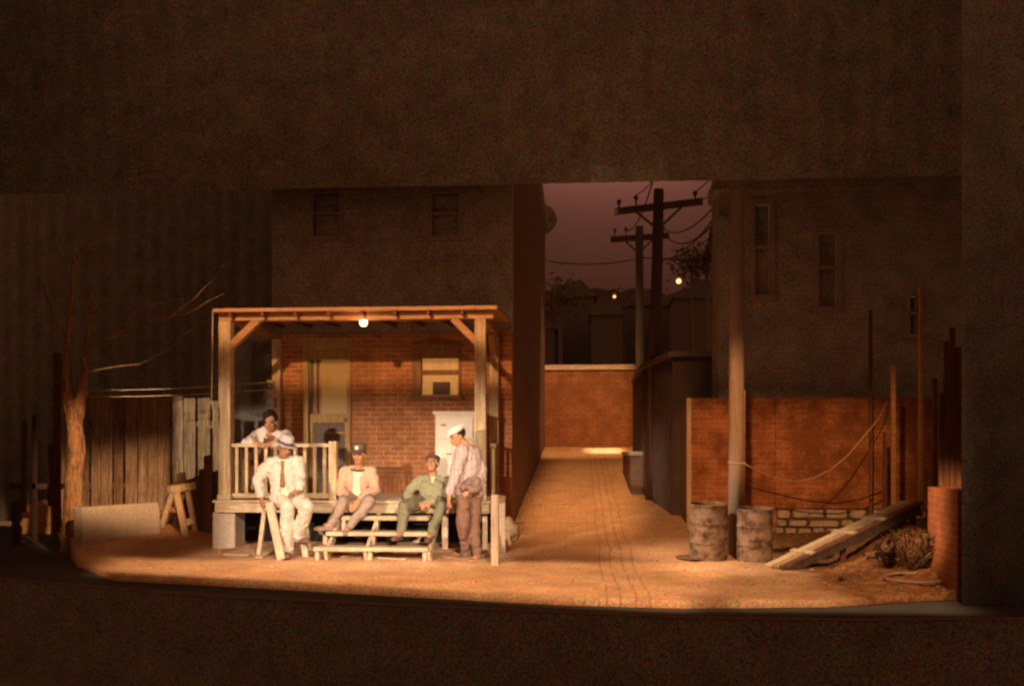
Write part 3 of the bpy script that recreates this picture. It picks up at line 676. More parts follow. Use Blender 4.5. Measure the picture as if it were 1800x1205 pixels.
# low brick wall at right of alley
lw = thing('low_brick_wall', 'low brick wall with flat stone cap standing at the right of the alley', 'wall', P(1118, 870, 5.6))
x0 = XA(1109, 5.6); zt_ = ZA(1118, 800, 5.6)
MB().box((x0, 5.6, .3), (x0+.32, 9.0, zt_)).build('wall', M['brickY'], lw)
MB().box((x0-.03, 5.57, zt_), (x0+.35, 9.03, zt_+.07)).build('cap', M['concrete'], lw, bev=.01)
# dark shed right of alley
sh = thing('dark_shed', 'black board shed in shadow between the alley and the right brick wall', 'shed', (1.5, 4, .4))
pA = Vector((XA(1183, 3.3), 3.3, 0)); pB = Vector((XA(1131, 5.58), 5.58, 0)); ztp = 2.75
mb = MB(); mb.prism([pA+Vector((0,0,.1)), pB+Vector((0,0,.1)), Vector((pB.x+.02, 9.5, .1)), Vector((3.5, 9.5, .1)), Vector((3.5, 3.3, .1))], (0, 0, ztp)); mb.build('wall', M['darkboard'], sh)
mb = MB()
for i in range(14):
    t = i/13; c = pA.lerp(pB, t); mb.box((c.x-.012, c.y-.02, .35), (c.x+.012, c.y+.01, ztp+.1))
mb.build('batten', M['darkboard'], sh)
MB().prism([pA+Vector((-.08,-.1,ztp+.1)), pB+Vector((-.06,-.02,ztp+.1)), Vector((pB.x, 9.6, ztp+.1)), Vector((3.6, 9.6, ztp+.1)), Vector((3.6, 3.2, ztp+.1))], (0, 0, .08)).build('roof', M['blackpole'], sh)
# right yard wall
ww_ = thing('yard_wall', 'long red brick yard wall on a stone footing behind the steel drums', 'wall', (XA(1213, 2), 2, .2))
xL = XA(1213, 2); xS = XA(1363, 1.94); xR = XA(1640, 2); zT = ZA(1300, 699, 2)
MB().box((xL, 2.0, .05), (xR, 2.25, zT)).build('wall', M['brickR'], ww_)
MB().prism([(xL, 2.251, .05), (xL, 3.3, .05), (xL-.0, 3.3, zT-.03), (xL, 2.251, zT-.03)], (.2, 0, 0)).build('return_wall', M['brickY'], ww_)
MB().box((xS, 1.93, ZA(1400, 893, 1.93)), (xR-.01, 1.999, zT-.002)).build('pier_wall', M['brickR'], ww_, bev=.003)
MB().box((xL-.05, 1.965, gz(1.6, 2)), (xL+.015, 1.998, zT)).build('corner_board', M['plankZ'], ww_, bev=.004)
mb = MB(); r2 = random.Random(3); z = ZA(1400, 894, 1.85); rowh = [.15, .115, .135, .10, .11]
for r_, hgt in enumerate(rowh):
    x = xS - (.0 if r_ == 0 else r2.uniform(.0, .04)); zb_ = z-hgt
    while x < xR-.4:
        wd = r2.uniform(.12, .5); vs = []; 
        cx_, cz_ = x+wd/2, (z+zb_)/2+r2.uniform(-.008,.008); bx, bz = wd/2-.008, hgt/2-.008
        m0 = len(mb.v)
        for face_y, ins in ((1.86+r2.uniform(-.02,.02), .012), (1.9, 0), (1.93, .0)):
            for k in range(16):
                u = 2*math.pi*k/16; cu, su = math.cos(u), math.sin(u); e = .42
                jj = 1-.17*r2.random()
                vs.append((cx_+(bx-ins)*jj*math.copysign(abs(cu)**e, cu), face_y, cz_+(bz-ins)*jj*math.copysign(abs(su)**e, su)))
        mb.add(vs, [tuple(range(15,-1,-1))]+[(i*16+k, i*16+(k+1)%16, (i+1)*16+(k+1)%16, (i+1)*16+k) for i in range(2) for k in range(16)])
        x += wd
    z = zb_
mb.build('stone_footing', M['stone'], ww_)
MB().box((xS+.01, 1.905, .1), (xR-.01, 1.929, ZA(1400, 894, 1.9))).build('mortar_bed', plain('old_mortar', (.10,.06,.035), .95, .4), ww_)
# right building
rb = thing('right_building', 'tall dark brick building with cornice rising above the right yard wall', 'building', (XA(1265, 2.4), 2.4, 0))
X2 = XA(1264, 2.4)
wins = [(XA(1318,2.4), XA(1362,2.4), ZA(1340,520,2.4), ZA(1340,350,2.4)), (XA(1590,2.4), XA(1622,2.4), ZA(1600,588,2.4), ZA(1600,512,2.4)), (XA(1430,2.4), XA(1480,2.4), ZA(1450,540,2.4), ZA(1450,400,2.4))]
wall_with_holes(X2, 7.5, .1, 7.5, 2.4, .3, wins).build('wall', M['brickD'], rb)
MB().box((X2, 2.701, .1), (X2+.3, 3.2, 7.5)).build('side_wall', M['brickD'], rb)
zc = ZA(1258, 337, 2.4)
MB().box((X2-.10, 2.3, zc), (X2+2.6, 2.399, zc+.2)).box((X2-.06, 2.401, zc), (X2-.001, 3.2, zc+.2)).box((X2-.05, 2.33, zc-.45), (X2+.12, 2.399, zc-.38)).build('cornice', M['brickD'], rb)
for i, (a, b, c, d) in enumerate(wins):
    t = .07; f = MB().box((a, 2.36, c), (a+t, 2.45, d)).box((b-t, 2.36, c), (b, 2.45, d)).box((a+t, 2.37, d-t), (b-t, 2.45, d)).box((a-.04, 2.34, c-.06), (b+.04, 2.399, c)).box((a+t, 2.38, (c+d)/2-.025), (b-t, 2.45, (c+d)/2+.025))
    fo = f.build('window', M['dimframe'], rb); MB().box((a+t, 2.5, c), (b-t, 2.51, d-t)).build('pane', M['brickD'], fo)
# ---- utility poles
def upole(label, px_, Y, top, wtop, wbot, arm, armw, ins, braces, basepx):
    t0 = P(px_, top, Y); b0 = P(basepx, 700, Y); b0.z = gz(b0.x, b0.y)-.1; u = thing('utility_pole', label, 'utility pole', Vector((b0.x, b0.y, gz(b0.x, Y))), 'wooden utility poles in the alley')
    MB().tube([b0, b0.lerp(t0, .5), t0], [wbot, (wtop+wbot)/2, wtop], 16).build('pole', M['blackpole'], u)
    (a, b, ya), (c, d, yb) = arm
    MB().bar(P(a, b, ya), P(c, d, yb), .09, armw).build('crossarm', M['blackpole'], u)
    for q, r_, yy in ins:
        p = P(q, r_, yy); MB().lathe(p, [(.001, .07), (.03, .06), (.045, .03), (.03, .02), (.045, 0), (.028, -.01), (.016, -.02), (.016, -.12)], 12).build('insulator', M['blackpole'], u)
    for (a, b, c, d) in braces: MB().bar(P(a, b, Y-.1), P(c, d, Y-.1), .02, .04).build('arm_brace', M['blackpole'], u)
    return u
upole('tall black utility pole with two-piece crossarm, nearer of the two against the sky', 1158, 5.0, 333, .09, .12, ((1080, 372, 5.25), (1235, 354, 4.75)), .11,
    [(1088, 357, 5.25), (1118, 350, 5.15), (1222, 342, 4.8)], [(1118, 372, 1148, 396), (1200, 362, 1166, 394)], 1146)
upole('smaller black utility pole behind the taller one at the alley end', 1124, 12.6, 398, .10, .11, ((1074, 421, 12.8), (1176, 414, 12.4)), .14,
    [(1081, 406, 12.8), (1100, 404, 12.7), (1166, 402, 12.5)], [(1100, 424, 1117, 440), (1148, 420, 1130, 438)], 1125)
# wires
wl = [((1235,350,4.8),(1330,300,2.6),.05), ((1222,338,4.8),(1290,280,2.6),.0), ((1166,402,12.5),(1262,355,2.9),.25), ((1168,412,12.5),(1262,385,2.9),.3), ((1166,455,5.0),(1262,405,2.9),.1), ((1118,343,5.15),(1160,300,3),.05),
      ((1181,440,12),(1262,372,2.9),.2), ((1100,404,12.7),(1150,310,5),.3), ((960,458,15),(1120,455,12.6),.12), ((1128,452,12.6),(1263,455,10),.05)]
wl += [((1232+i*5, 470-i*3, 9), (1258+i, 362+i*4, 3), .1) for i in range(5)]
wr = thing('overhead_wires', 'thin black overhead wires strung from the utility poles to the right building', 'wires', P(1158, 360, 5))
for a, b, s_ in wl: MB().tube(sag(P(*a), P(*b), s_, 12), .009 if a[2] < 8 else .014, 5).build('wire', M['wire'], wr)
hx0, hx1 = XA(880, 29), XA(1330, 29); mb = MB(); vs = []
for i in range(41):
    x = hx0+(hx1-hx0)*i/40; z = ZA(1000, 512, 29)+.5*noise.noise(Vector((x*.7, 0, 5)))+.25*noise.noise(Vector((x*3, 0, 5)))
    vs += [(x, 29, 0), (x, 29, z), (x, 30.2, z*.9), (x, 30.2, 0)]
fs = [(4*i+k, 4*i+4+k, 4*i+5+k, 4*i+1+k) for i in range(40) for k in range(3)]
struct(mb.add(vs, fs).build('hills', plain('hill_dark', (.20,.17,.16), .95, .4)))
# distant roofs silhouettes, trees
far = [(900, 975, 560, 24, 'far_house', 'low black rooftop far beyond the alley at left', 'house'), (975, 1045, 505, 26, 'far_house', 'black gabled roof far behind the alley wall', 'house'), (1040, 1095, 535, 23, 'far_house', 'black low roof below the smaller street lamp', 'house'),
       (1095, 1190, 520, 25, 'far_house', 'black block behind the two utility poles', 'house'), (1185, 1300, 505, 22, 'far_house', 'black roof behind the brighter street lamp', 'house')]
dk = plain('far_black', (.27,.23,.22), .95, .4)
for a, b, t, Y, nm, lb, ct in far:
    x0, x1 = XA(a, Y), XA(b, Y); z1 = ZA(a, t, Y); o_ = thing(nm, lb, ct, (x0, Y, 1.9))
    MB().box((x0, Y, 1), (x1, Y+2, z1-.4)).build('wall', dk, o_)
    MB().prism([(x0-.1, Y-.1, z1-.4), (x1+.1, Y-.1, z1-.4), ((x0+x1)/2+.3, Y-.1, z1+.25), ((x0+x1)/2-.3, Y-.1, z1+.25)], (0, 2.2, 0)).build('roof', dk, o_)
    cx = x0+(x1-x0)*.27; MB().box((cx, Y+.3, z1-.3), (cx+.25, Y+.6, z1+.35)).build('chimney', dk, o_)
rt = random.Random(9)
for i, (a, b, h_, lb) in enumerate(((1215, 462, 16, 'small leafy black tree against the sky left of the right building'), (1243, 455, 20, 'black leafy tree top touching the right building edge'), (985, 520, 14, 'round black tree top far away at the left of the sky'))):
    Y = 20; c = P(a, b, Y); t_ = thing('far_tree', lb, 'tree', Vector((c.x, Y, 2.2)))
    MB().tube([(c.x, Y, 1.5), (c.x, Y, c.z)], [.12, .05], 8).build('trunk', dk, t_)
    mb = MB()
    for k in range(420):
        p = c+Vector((rt.gauss(0, .33), rt.gauss(0, .3), rt.gauss(-.1, .33))); q = Vector((rt.uniform(-1,1), rt.uniform(-1,1), rt.uniform(-1,1))).normalized()*.08; s_ = q.cross(Vector((rt.uniform(-1,1), rt.uniform(-1,1), rt.uniform(-1,1)))).normalized()*.05
        mb.add([p-q, p+s_, p+q, p-s_], [(0,1,2,3)])
    mb.build('crown', dk, t_)
# street lamps
for a, b, Y, r_, st_, lb in ((1193, 494, 17, .075, 2.6, 'bright glowing street lamp on a black post, the larger of the two'), (1080, 521, 21, .055, 1.7, 'small distant glowing street lamp left of the utility poles')):
    p = P(a, b, Y); l_ = thing('street_lamp', lb, 'street lamp', Vector((p.x, Y, gz(p.x, min(Y, 39)))), 'street lamps beyond the alley')
    MB().tube([(p.x+.35, Y+.1, 1.5), (p.x+.35, Y+.1, p.z+.25), (p.x+.2, Y+.05, p.z+.33), (p.x, Y, p.z+.16)], .03, 8).build('lamp_post', dk, l_)
    MB().lathe(p+Vector((0,0,.07)), [(.001, .10), (.03, .09), (.07, .06), (.09, .04)], 20).build('lamp_shade', dk, l_)
    MB().ball(p, r_, 16, 12).build('bulb', emit('lamp_glow_%d' % a, (1, .56, .20), st_), l_)
# ================================================================ RIGHT YARD
pb = G(1294, 974); pt_ = P(1296, 336, pb.y)
up_ = thing('utility_pole', 'thick brown round utility pole standing between the two steel drums', 'utility pole', pb)
MB().tube([pb-Vector((0,0,.1)), pb.lerp(pt_, .3), pb.lerp(pt_, .7), pt_], [.099, .095, .088, .08], 28).build('pole', M['polewood'], up_)
MB().tube([pb+Vector((.085,-.02,0)), pb+Vector((.095,-.02,2.0))], .013, 8).build('conduit', M['timber'], up_)
rp = P(1295, 813, pb.y)
c_ = [(1306,813),(1325,823),(1350,835),(1375,843),(1400,846),(1430,840),(1460,825),(1490,800),(1520,765),(1545,735),(1560,705)]
mb = MB().tube([Vector((rp.x+.1*math.cos(t*.5), rp.y+.1*math.sin(t*.5), rp.z+.008*math.sin(t*.4))) for t in range(0, 14)], .010, 8)
mb.tube([P(a, b, pb.y-.1+i*.19) for i, (a, b) in enumerate(c_)], .0075, 8)
tag(mb.build('tied_rope', M['rope'], origin=rp), 'pale rope tied round the brown pole and sagging across the brick wall', 'rope')
mb = MB().tube([P(a, b, 1.2+i*.06) for i, (a, b) in enumerate(((1308,852),(1340,862),(1375,870),(1420,880),(1470,884),(1510,878),(1548,864),(1560,856)))], .010, 8)
tag(mb.build('dark_cable', M['wire'], origin=P(1308, 852, 1.2)), 'dark cable sagging low across the brick wall below the pale rope', 'cable')
# drums
def drum(label, px_, py_, r, h, tilt, dent):
    b = G(px_, py_); ax = Vector((0, -tilt, 1)).normalized()
    d = thing('steel_drum', label, 'drum', b, 'old steel drums'); prof = [(r*.97, 0), (r, .012), (r, h*.30), (r*1.035, h*.325), (r, h*.35), (r, h*.65), (r*1.035, h*.675), (r, h*.70), (r, h-.012), (r*1.03, h-.006), (r*1.03, h+.006), (r*.985, h+.006), (r*.975, h-.01), (r*.975, .03), (.01, .03)]
    fine = []
    for (a0_, b0_), (a1_, b1_) in zip(prof, prof[1:]):
        m_ = 5 if abs(b1_-b0_) > .1 else 1
        for k in range(m_): fine.append((a0_+(a1_-a0_)*k/m_, b0_+(b1_-b0_)*k/m_))
    fine.append(prof[-1])
    cut = next(i for i, q in enumerate(fine) if q[0] < r*.98 and q[1] > h*.5)
    MB().lathe(b, fine[:cut+1], 48, ax, dent).build('shell', M['rust'], d)
    MB().lathe(b, fine[cut:], 48, ax, dent).build('inside', M['rustin'], d)
    for s_ in (.325, .675): MB().lathe(b, [(r*1.02, h*s_-.012), (r*1.05, h*s_), (r*1.02, h*s_+.012)], 48, ax, dent).build('hoop', M['rust'], d)
    return d
drum('larger dented rusty steel drum left of the brown pole, open on top', 1245, 981, .222, .655, .07, .03)
drum('narrower grey rusty steel drum right of the brown pole', 1326, 984, .207, .61, .05, .012)
lid = G(1218, 981); tag(MB().lathe(lid+Vector((0,0,.012)), [(.001, .012), (.19, .012), (.2, .016), (.205, .0)], 36).build('drum_lid', M['leather'], origin=lid), 'flat dark drum lid lying at the foot of the larger drum', 'lid')
# plank ramp
rmp = thing('plank_ramp', 'weathered plank ramp with cross cleats climbing the dirt bank at right', 'ramp', G(1352, 1000))
p0 = G(1360, 999); p0.z += .02; p1 = P(1598, 884, -.25); ddir = (p1-p0).normalized(); side = Vector((ddir.y, -ddir.x, 0)).normalized()
if side.y > 0: side = -side
for i in range(3):
    o_ = side*(.115*i-.1); e0 = random.uniform(-.04, .04); e1 = random.uniform(-.05, .08)
    MB().bar(p0+o_+ddir*e0, p1+o_+ddir*e1, .11, .035).build('plank', M['browboard'] if i == 2 else M['plank'] if i == 0 else wood('worn_plank', (.5,.33,.2), (.3,.18,.1), axis=0), rmp, bev=.005)
nrm = side.cross(ddir).normalized()
if nrm.z < 0: nrm = -nrm
for t in (.2, .5, .72): 
    c = p0.lerp(p1, t)+nrm*.028; MB().bar(c-side*.17, c+side*.2, .06, .022, nrm).build('cleat', M['plank'], rmp, bev=.003)
MB().bar(p0+side*.16-Vector((0,0,.03)), p1+side*.16-Vector((0,0,.06)), .03, .11).build('ramp_shade_strip', M['darkboard'], rmp)  # dark strip added to stand for the deep shadow under the ramp
for t in (.45, .8, .98):
    c = p0.lerp(p1, t)+side*.1; MB().bar(Vector((c.x, c.y+.02, gz(c.x, c.y)-.1)), c-Vector((0,0,.02)), .06, .06, (0,1,0)).build('trestle_leg', M['browboard'], rmp)
# thin posts
def tpost(label, x0, x1, top, bot, Y, m=M['timber']):
    zb_ = ZA(x0, bot, Y); o_ = MB().box((XA(x0, Y), Y, min(zb_, gz(XA(x0, Y), Y)+.02)-.05), (XA(x1, Y), Y+.06, ZA(x0, top, Y))).build('thin_post', m, origin=(XA(x0, Y), Y, zb_), bev=.004)
    tag(o_, label, 'post', 'thin upright posts at right')
tpost('thin upright post standing behind the top of the ramp', 1568, 1575, 640, 885, .6)
tpost('tallest thin upright post at the top end of the ramp', 1616.5, 1623, 505, 890, -.1)
tpost('short thin stake just left of the post behind the ramp', 1554, 1559, 758, 890, 1.2, M['browboard'])
tpost('faint tall post against the dark building left of the ramp top', 1529, 1534, 545, 780, 1.7, M['browboard'])
tpost('rough dark post right of the tallest post', 1640, 1648, 664, 860, -.5, M['browboard'])
rf = thing('board_fence', 'reddish vertical boards above the brick pillar at the right edge', 'fence', (XA(1670, -1.5), -1.5, .9))
for a, b, t in ((1651, 1658, 690), (1659.5, 1668, 600), (1670, 1679, 575), (1680.5, 1690, 610)):
    MB().box((XA(a, -1.5), -1.5, .55), (XA(b, -1.5), -1.475, ZA(a, t, -1.5))).build('board', M['browboard'], rf)
MB().box((XA(1650, -1.45), -1.474, 1.2), (XA(1690, -1.45), -1.42, 1.28)).build('rail', M['darkboard'], rf)
# brick pillar / return wall at far right
q0 = P(1631, 853, -1.75); q1 = P(1683, 862, -2.85); q0.z = q1.z = .995
bw = MB().prism([Vector((q0.x, q0.y, -.02)), Vector((q1.x, q1.y, -.02)), Vector((q1.x, q1.y, .995)), Vector((q0.x, q0.y, .995))], (.28, .05, 0)).build('brick_pillar', M['brickP'], origin=(q0.x, q0.y, 0))
tag(bw, 'short pinkish brick wall end standing at the far right front corner', 'wall')
# weeds & hoop
def weed(name, label, c, n, hh, sp_, mt, seed, lf=.05):
    r = random.Random(seed); t = thing(name, label, 'plant', c); st_ = MB(); lv = MB()
    for i in range(n):
        a = r.uniform(0, 6.28); d = Vector((math.cos(a)*sp_*r.random(), math.sin(a)*sp_*r.random(), hh*r.uniform(.5, 1)))
        st_.tube([c, c+d*.5+Vector((0,0,.03)), c+d], [.006, .005, .003], 5)
        for k in range(7):
            p = c+d*r.uniform(.3, 1.05); q = Vector((r.uniform(-1,1), r.uniform(-1,1), r.uniform(-.3,1))).normalized()*lf*r.uniform(.6,1.3); s_ = q.cross(Vector((r.uniform(-1,1), r.uniform(-1,1), r.uniform(-1,1)))).normalized()*lf*.38
            lv.add([p, p+q*.5+s_, p+q, p+q*.5-s_], [(0,1,2,3)])
    st_.build('stem', M['browboard'], t); lv.build('leaves', mt, t)
leafD = plain('dark_leaf', (.035,.025,.012), .9, .5, .2); leafL = plain('dry_leaf', (.34,.17,.07), .8, .4, .2)
weed('weed_clump', 'dark leafy weed clump in front of the brick pillar', G(1600, 1005), 34, .42, .34, leafD, 1)
weed('weed_clump', 'dark low weeds left of the bigger clump on the dirt bank', G(1562, 998), 24, .26, .3, leafD, 2)
weed('weed_clump', 'dark weeds close against the foot of the brick pillar', G(1630, 1000), 22, .4, .22, leafD, 3)
weed('dry_weeds', 'sparse dry reddish weeds scattered on the dirt bank at right', G(1590, 985), 9, .38, .38, leafL, 4, .02)
weed('dry_weeds', 'small dry weed tuft low on the bank near the stage edge', G(1480, 1022), 8, .1, .2, leafL, 5, .03)
hc = G(1606, 1020); 
mb = MB(); mb.tube([hc+Vector((.29*math.cos(t/20*6.283), .2*math.sin(t/20*6.283), .03+.02*math.sin(t/20*6.283))) for t in range(21)], .014, 8)
tag(mb.build('metal_hoop', M['leatherL'], origin=hc), 'rusty metal hoop lying round the weeds at the right front', 'hoop')
WORLD = .148
# ================================================================ PEOPLE
CL = bpy.data.textures.new('cloth_folds', 'MARBLE'); CL.noise_scale = .22; CL.turbulence = 11; CL.marble_type = 'SOFT'; CL.noise_depth = 2
M['darklip'] = plain('dark_lip', (.12,.05,.035), .7, .1)
def fuse(mb, name, mat, parent, voxel, smooth_it=3, wr=0, post=None, subd=0):
    o = mb.build(name, mat, parent)
    m = o.modifiers.new('r', 'REMESH'); m.mode = 'VOXEL'; m.voxel_size = voxel; m.use_smooth_shade = True
    if smooth_it: m = o.modifiers.new('s', 'SMOOTH'); m.iterations = smooth_it; m.factor = .5
    if wr: m = o.modifiers.new('d', 'DISPLACE'); m.texture = CL; m.strength = wr; m.mid_level = .5; m.texture_coords = 'GLOBAL'
    dg = bpy.context.evaluated_depsgraph_get(); me = bpy.data.meshes.new_from_object(o.evaluated_get(dg))
    o.modifiers.clear(); old = o.data; o.data = me; bpy.data.meshes.remove(old); me.name = name
    if not me.materials: me.materials.append(mat)
    if post:
        import bmesh
        off = Vector(parent['_o']); b = bmesh.new(); b.from_mesh(me)
        kill = [f for f in b.faces if post(f.calc_center_median()+off)]
        bmesh.ops.delete(b, geom=kill, context='FACES'); b.to_mesh(me); b.free()
        s_ = o.modifiers.new('t', 'SOLIDIFY'); s_.thickness = .008; s_.offset = 0
    me.polygons.foreach_set('use_smooth', [True]*len(me.polygons))
    return o
def frame(f, u):
    f = Vector(f).normalized(); u = Vector(u); r = f.cross(u).normalized(); u = r.cross(f).normalized(); return f, u, r
def head_parts(mb, c, f, u, r, k=1.0):
    e = lambda o, a, b, d, n=18, m=12: mb.ell(c+(f*o[0]+r*o[1]+u*o[2])*k, r*a*k, f*b*k, u*d*k, n, m)
    e((-.012, 0, .035), .076, .096, .086); e((.025, 0, -.035), .060, .070, .085); e((.045, 0, -.085), .034, .038, .028)
    e((.072, 0, .045), .050, .022, .016)
    for s in (-1, 1):
        e((.062, s*.036, -.022), .024, .024, .024); e((0, s*.077, -.012), .010, .020, .032)
        e((.066, s*.034, .016), .014, .02, .011)
    mb.limb(c+(f*.088+u*.022)*k, .009*k, c+(f*.108-u*.022)*k, .016*k)
    for s in (-1, 1): e((.098, s*.014, -.026), .011, .012, .010)
    e((.086, 0, -.050), .026, .016, .007); e((.083, 0, -.062), .023, .016, .009)
def hand(mb, w, d, n, side, curl=.5, k=1.0):
    """w wrist, d finger direction, n back-of-hand normal, side=+1/-1 thumb side"""
    d, n, t = frame(d, n); t = t*side
    palm = w+d*.048*k
    mb.ell(palm, t*.041*k, d*.052*k, n*.015*k); mb.limb(w-d*.02, .024*k, w+d*.02, .023*k)
    for i, L in enumerate((.072, .080, .074, .058)):
        off = t*(.031-.0205*i)*k; p = w+d*.088*k+off; q = d; 
        for j, s in enumerate((.45, .30, .25)):
            ang = curl*(.5, .8, .7)[j]*(1+.12*i); q = (q*math.cos(ang)-n*math.sin(ang)).normalized() if j == 0 else (q*math.cos(ang)+(-n if True else n)*math.sin(ang)).normalized()
            p2 = p+q*L*s*k; mb.limb(p, (.0092-.0006*j)*k, p2, (.0086-.0008*j)*k, 8); p = p2
    p = w+d*.03*k+t*.032*k; q = (d*.7+t*.6-n*.25).normalized(); p2 = p+q*.036*k; mb.limb(p, .0125*k, p2, .0105*k, 8); q = (d*.9+t*.1-n*.35).normalized(); mb.limb(p2, .0105*k, p2+q*.03*k, .0085*k, 8)
def shoe(name, par, heel, toe, mat, up=(0,0,1), k=1.0):
    f, u, r = frame(Vector(toe)-Vector(heel), up); L = (Vector(toe)-Vector(heel)).length; h = Vector(heel)
    mb = MB()
    mb.ell(h+f*L*.30+u*.042*k, r*.036*k, f*L*.34, u*.042*k).ell(h+f*L*.70+u*.030*k, r*.044*k, f*L*.32, u*.031*k).ell(h+f*L*.2+u*.075*k, r*.034*k, f*.05*k, u*.045*k)
    mb.ell(h+f*L*.5+u*.010*k, r*.043*k, f*L*.51, u*.012*k)
    o = fuse(mb, name, mat, par, .008, 1); return o
def person(label, J, face, skin, coat, trousers, hat=None, shirt=None, opening=.0, shoes=None, hands=None, hair=None, coat_name='jacket', bulk=1.0, headup=(0,0,1), skirt=None, k=1.0, group=None, sleeve=1.0):
    foot = J['base']; T = thing('person', label, 'person', foot)
    f, u, r = frame(face, headup); c = J['head']
    # torso frame
    shm = (J['shL']+J['shR'])/2; hp = (J['hipL']+J['hipR'])/2; ax = (shm-hp).normalized()
    sr = (J['shR']-J['shL']); sr = (sr-ax*sr.dot(ax)).normalized(); fr = ax.cross(sr).normalized()
    if fr.dot(Vector(J.get('front', (0,-1,0)))) < 0: fr = -fr
    hr_ = (J['hipR']-J['hipL']); hr_ = (hr_-ax*hr_.dot(ax)).normalized()
    W = (J['shR']-J['shL']).length/2
    def torso(mb, g, top=True, low=-.08):
        def ring(t, w_, d_, o_=0):
            rr = (hr_.lerp(sr, max(0,min(1,t)))).normalized(); cc = hp+ (shm-hp)*t + fr*(o_+ J.get('arch', 0)*math.sin(math.pi*max(0,min(1,t))))
            return (cc, rr*(w_+g), fr*(d_+g))
        rs = [ring(low, .150, .105), ring(.02, .165, .118), ring(.25, .150, .110, .01), ring(.5, .155, .112, .012), ring(.75, W*.88, .118, .012), ring(.92, W*.92, .10, .0)]
        if top: rs += [ring(1.02, W*.75, .078, -.01), ring(1.08, .07, .06, -.01)]
        mb.loft(rs, 28)
    # body
    b = MB(); torso(b, -.012); head_parts(b, c, f, u, r, k)
    b.limb(shm-fr*.01+ax*.02, .058, c-u*.06-f*.02, .052)
    for s in 'LR':
        b.limb(J['sh'+s], .05, J['el'+s], .038); b.limb(J['el'+s], .038, J['wr'+s], .026)
        b.limb(J['hip'+s], .085, J['kn'+s], .055); b.limb(J['kn'+s], .054, J['an'+s], .036)
        b.limb(J['an'+s], .036, J['an'+s]+(J['toe'+s]-J['an'+s])*.35, .032)
        if s in (hands or {}):
            d_, n_, sd, cu = hands[s]; hand(b, J['wr'+s], Vector(d_), Vector(n_), sd, cu)
    fuse(b, 'body', skin, T, .0058, 2)
    for s in (-1, 1):
        MB().ball(c+(f*.083+r*s*.033+u*.006)*k, .0095*k, 10, 8).build('eye', M['eye'], T)
        MB().ell(c+(f*.088+r*s*.034+u*.028)*k, r*.019*k, f*.005*k, u*.003*k).build('eyebrow', M['hair'], T)
    MB().ell(c+(f*.099-u*.056)*k, r*.021*k, f*.006*k, u*.0045*k).build('mouth', M['darklip'], T)
    cm = MB(); g = .016*bulk
    torso(cm, g, low=J.get('hem', -.22))
    for s in 'LR':
        a_, e_, w_ = J['sh'+s], J['el'+s], J['wr'+s]; w2 = e_.lerp(w_, .88*sleeve)
        cm.limb(a_-ax*.018+(shm-a_)*.06, .068*bulk, a_.lerp(e_, .5), .066*bulk); cm.limb(a_.lerp(e_, .5), .066*bulk, e_, .056*bulk); cm.limb(e_, .057*bulk, w2, .045*bulk)
        cm.ell(shm.lerp(a_, .45)+ax*.012, sr*.1, fr*.065, ax*.05)
    def cutter(p):
        q = p-hp; t = q.dot(ax)/max((shm-hp).length, .1); x = q.dot(sr); y = q.dot(fr)
        wid = opening*(1.15-.55*t) if t < .9 else opening*.9
        return y > .03 and abs(x-J.get('cx', 0)) < wid and -1 < t < 1.12
    fuse(cm, coat_name, coat, T, .0095, 2, .026, cutter if opening else None)
    # collar
    nb = shm+ax*.045
    if coat_name != 'dress':
        co = MB(); pts = [nb+sr*(.085*math.cos(t))+fr*(.075*math.sin(t)+.0)-ax*(.035*max(0, math.sin(t))) for t in [math.pi*(-1.25+1.5*i/14) for i in range(15)] ]
        pts = [nb+sr*(.085*math.sin(t))-fr*(.07*math.cos(t))-ax*(.05*max(0, -math.cos(t))) for t in [2.5*(i/7-1) for i in range(15)]]
        co.tube(pts, [.012+.010*abs(i-7)/7 for i in range(15)], 8); co.build('collar', coat, T)
    if shirt:
        sm_ = MB(); torso(sm_, .004, low=-.1); fuse(sm_, 'shirt', shirt, T, .012, 1, .008)
    if trousers:
        tm = MB(); tm.loft([(hp-ax*.10, hr_*.155, fr*.115), (hp, hr_*.168, fr*.125), (hp+ax*.08, hr_*.155, fr*.115)], 24)
        fl = J.get('flare', 1.0)
        for s in 'LR':
            h_, k_, a_ = J['hip'+s], J['kn'+s], J['an'+s]; a2 = k_.lerp(a_, J.get('cuff', .95))
            tm.limb(h_, .103, k_, .078); tm.limb(k_, .076, k_.lerp(a2, .5), .066*fl); tm.limb(k_.lerp(a2, .5), .066*fl, a2, .058*fl)
        fuse(tm, 'trousers', trousers, T, .0095, 2, .022)
    if skirt:
        sk_ = MB(); h2 = hp; zf = J['anL'].z+.15
        sk_.loft([(Vector((h2.x, h2.y, zf)), Vector((.24,0,0)), Vector((0,.2,0))), (Vector((h2.x, h2.y, (zf+h2.z)/2)), Vector((.21,0,0)), Vector((0,.17,0))), (h2, Vector((.165,0,0)), Vector((0,.14,0))), (h2+ax*.1, Vector((.14,0,0)), Vector((0,.12,0)))], 30)
        fuse(sk_, 'skirt', skirt, T, .012, 2, .03)
    if shoes:
        for s in 'LR':
            a_ = J['an'+s]; tt = J['toe'+s]; dd = (tt-a_); up_v = Vector(J.get('shup'+s, (0,0,1))); 
            dd = dd-up_v*dd.dot(up_v); dd.normalize(); heel = a_-up_v*.075-dd*.06
            shoe('shoe', T, heel, heel+dd*.275, shoes, up_v)
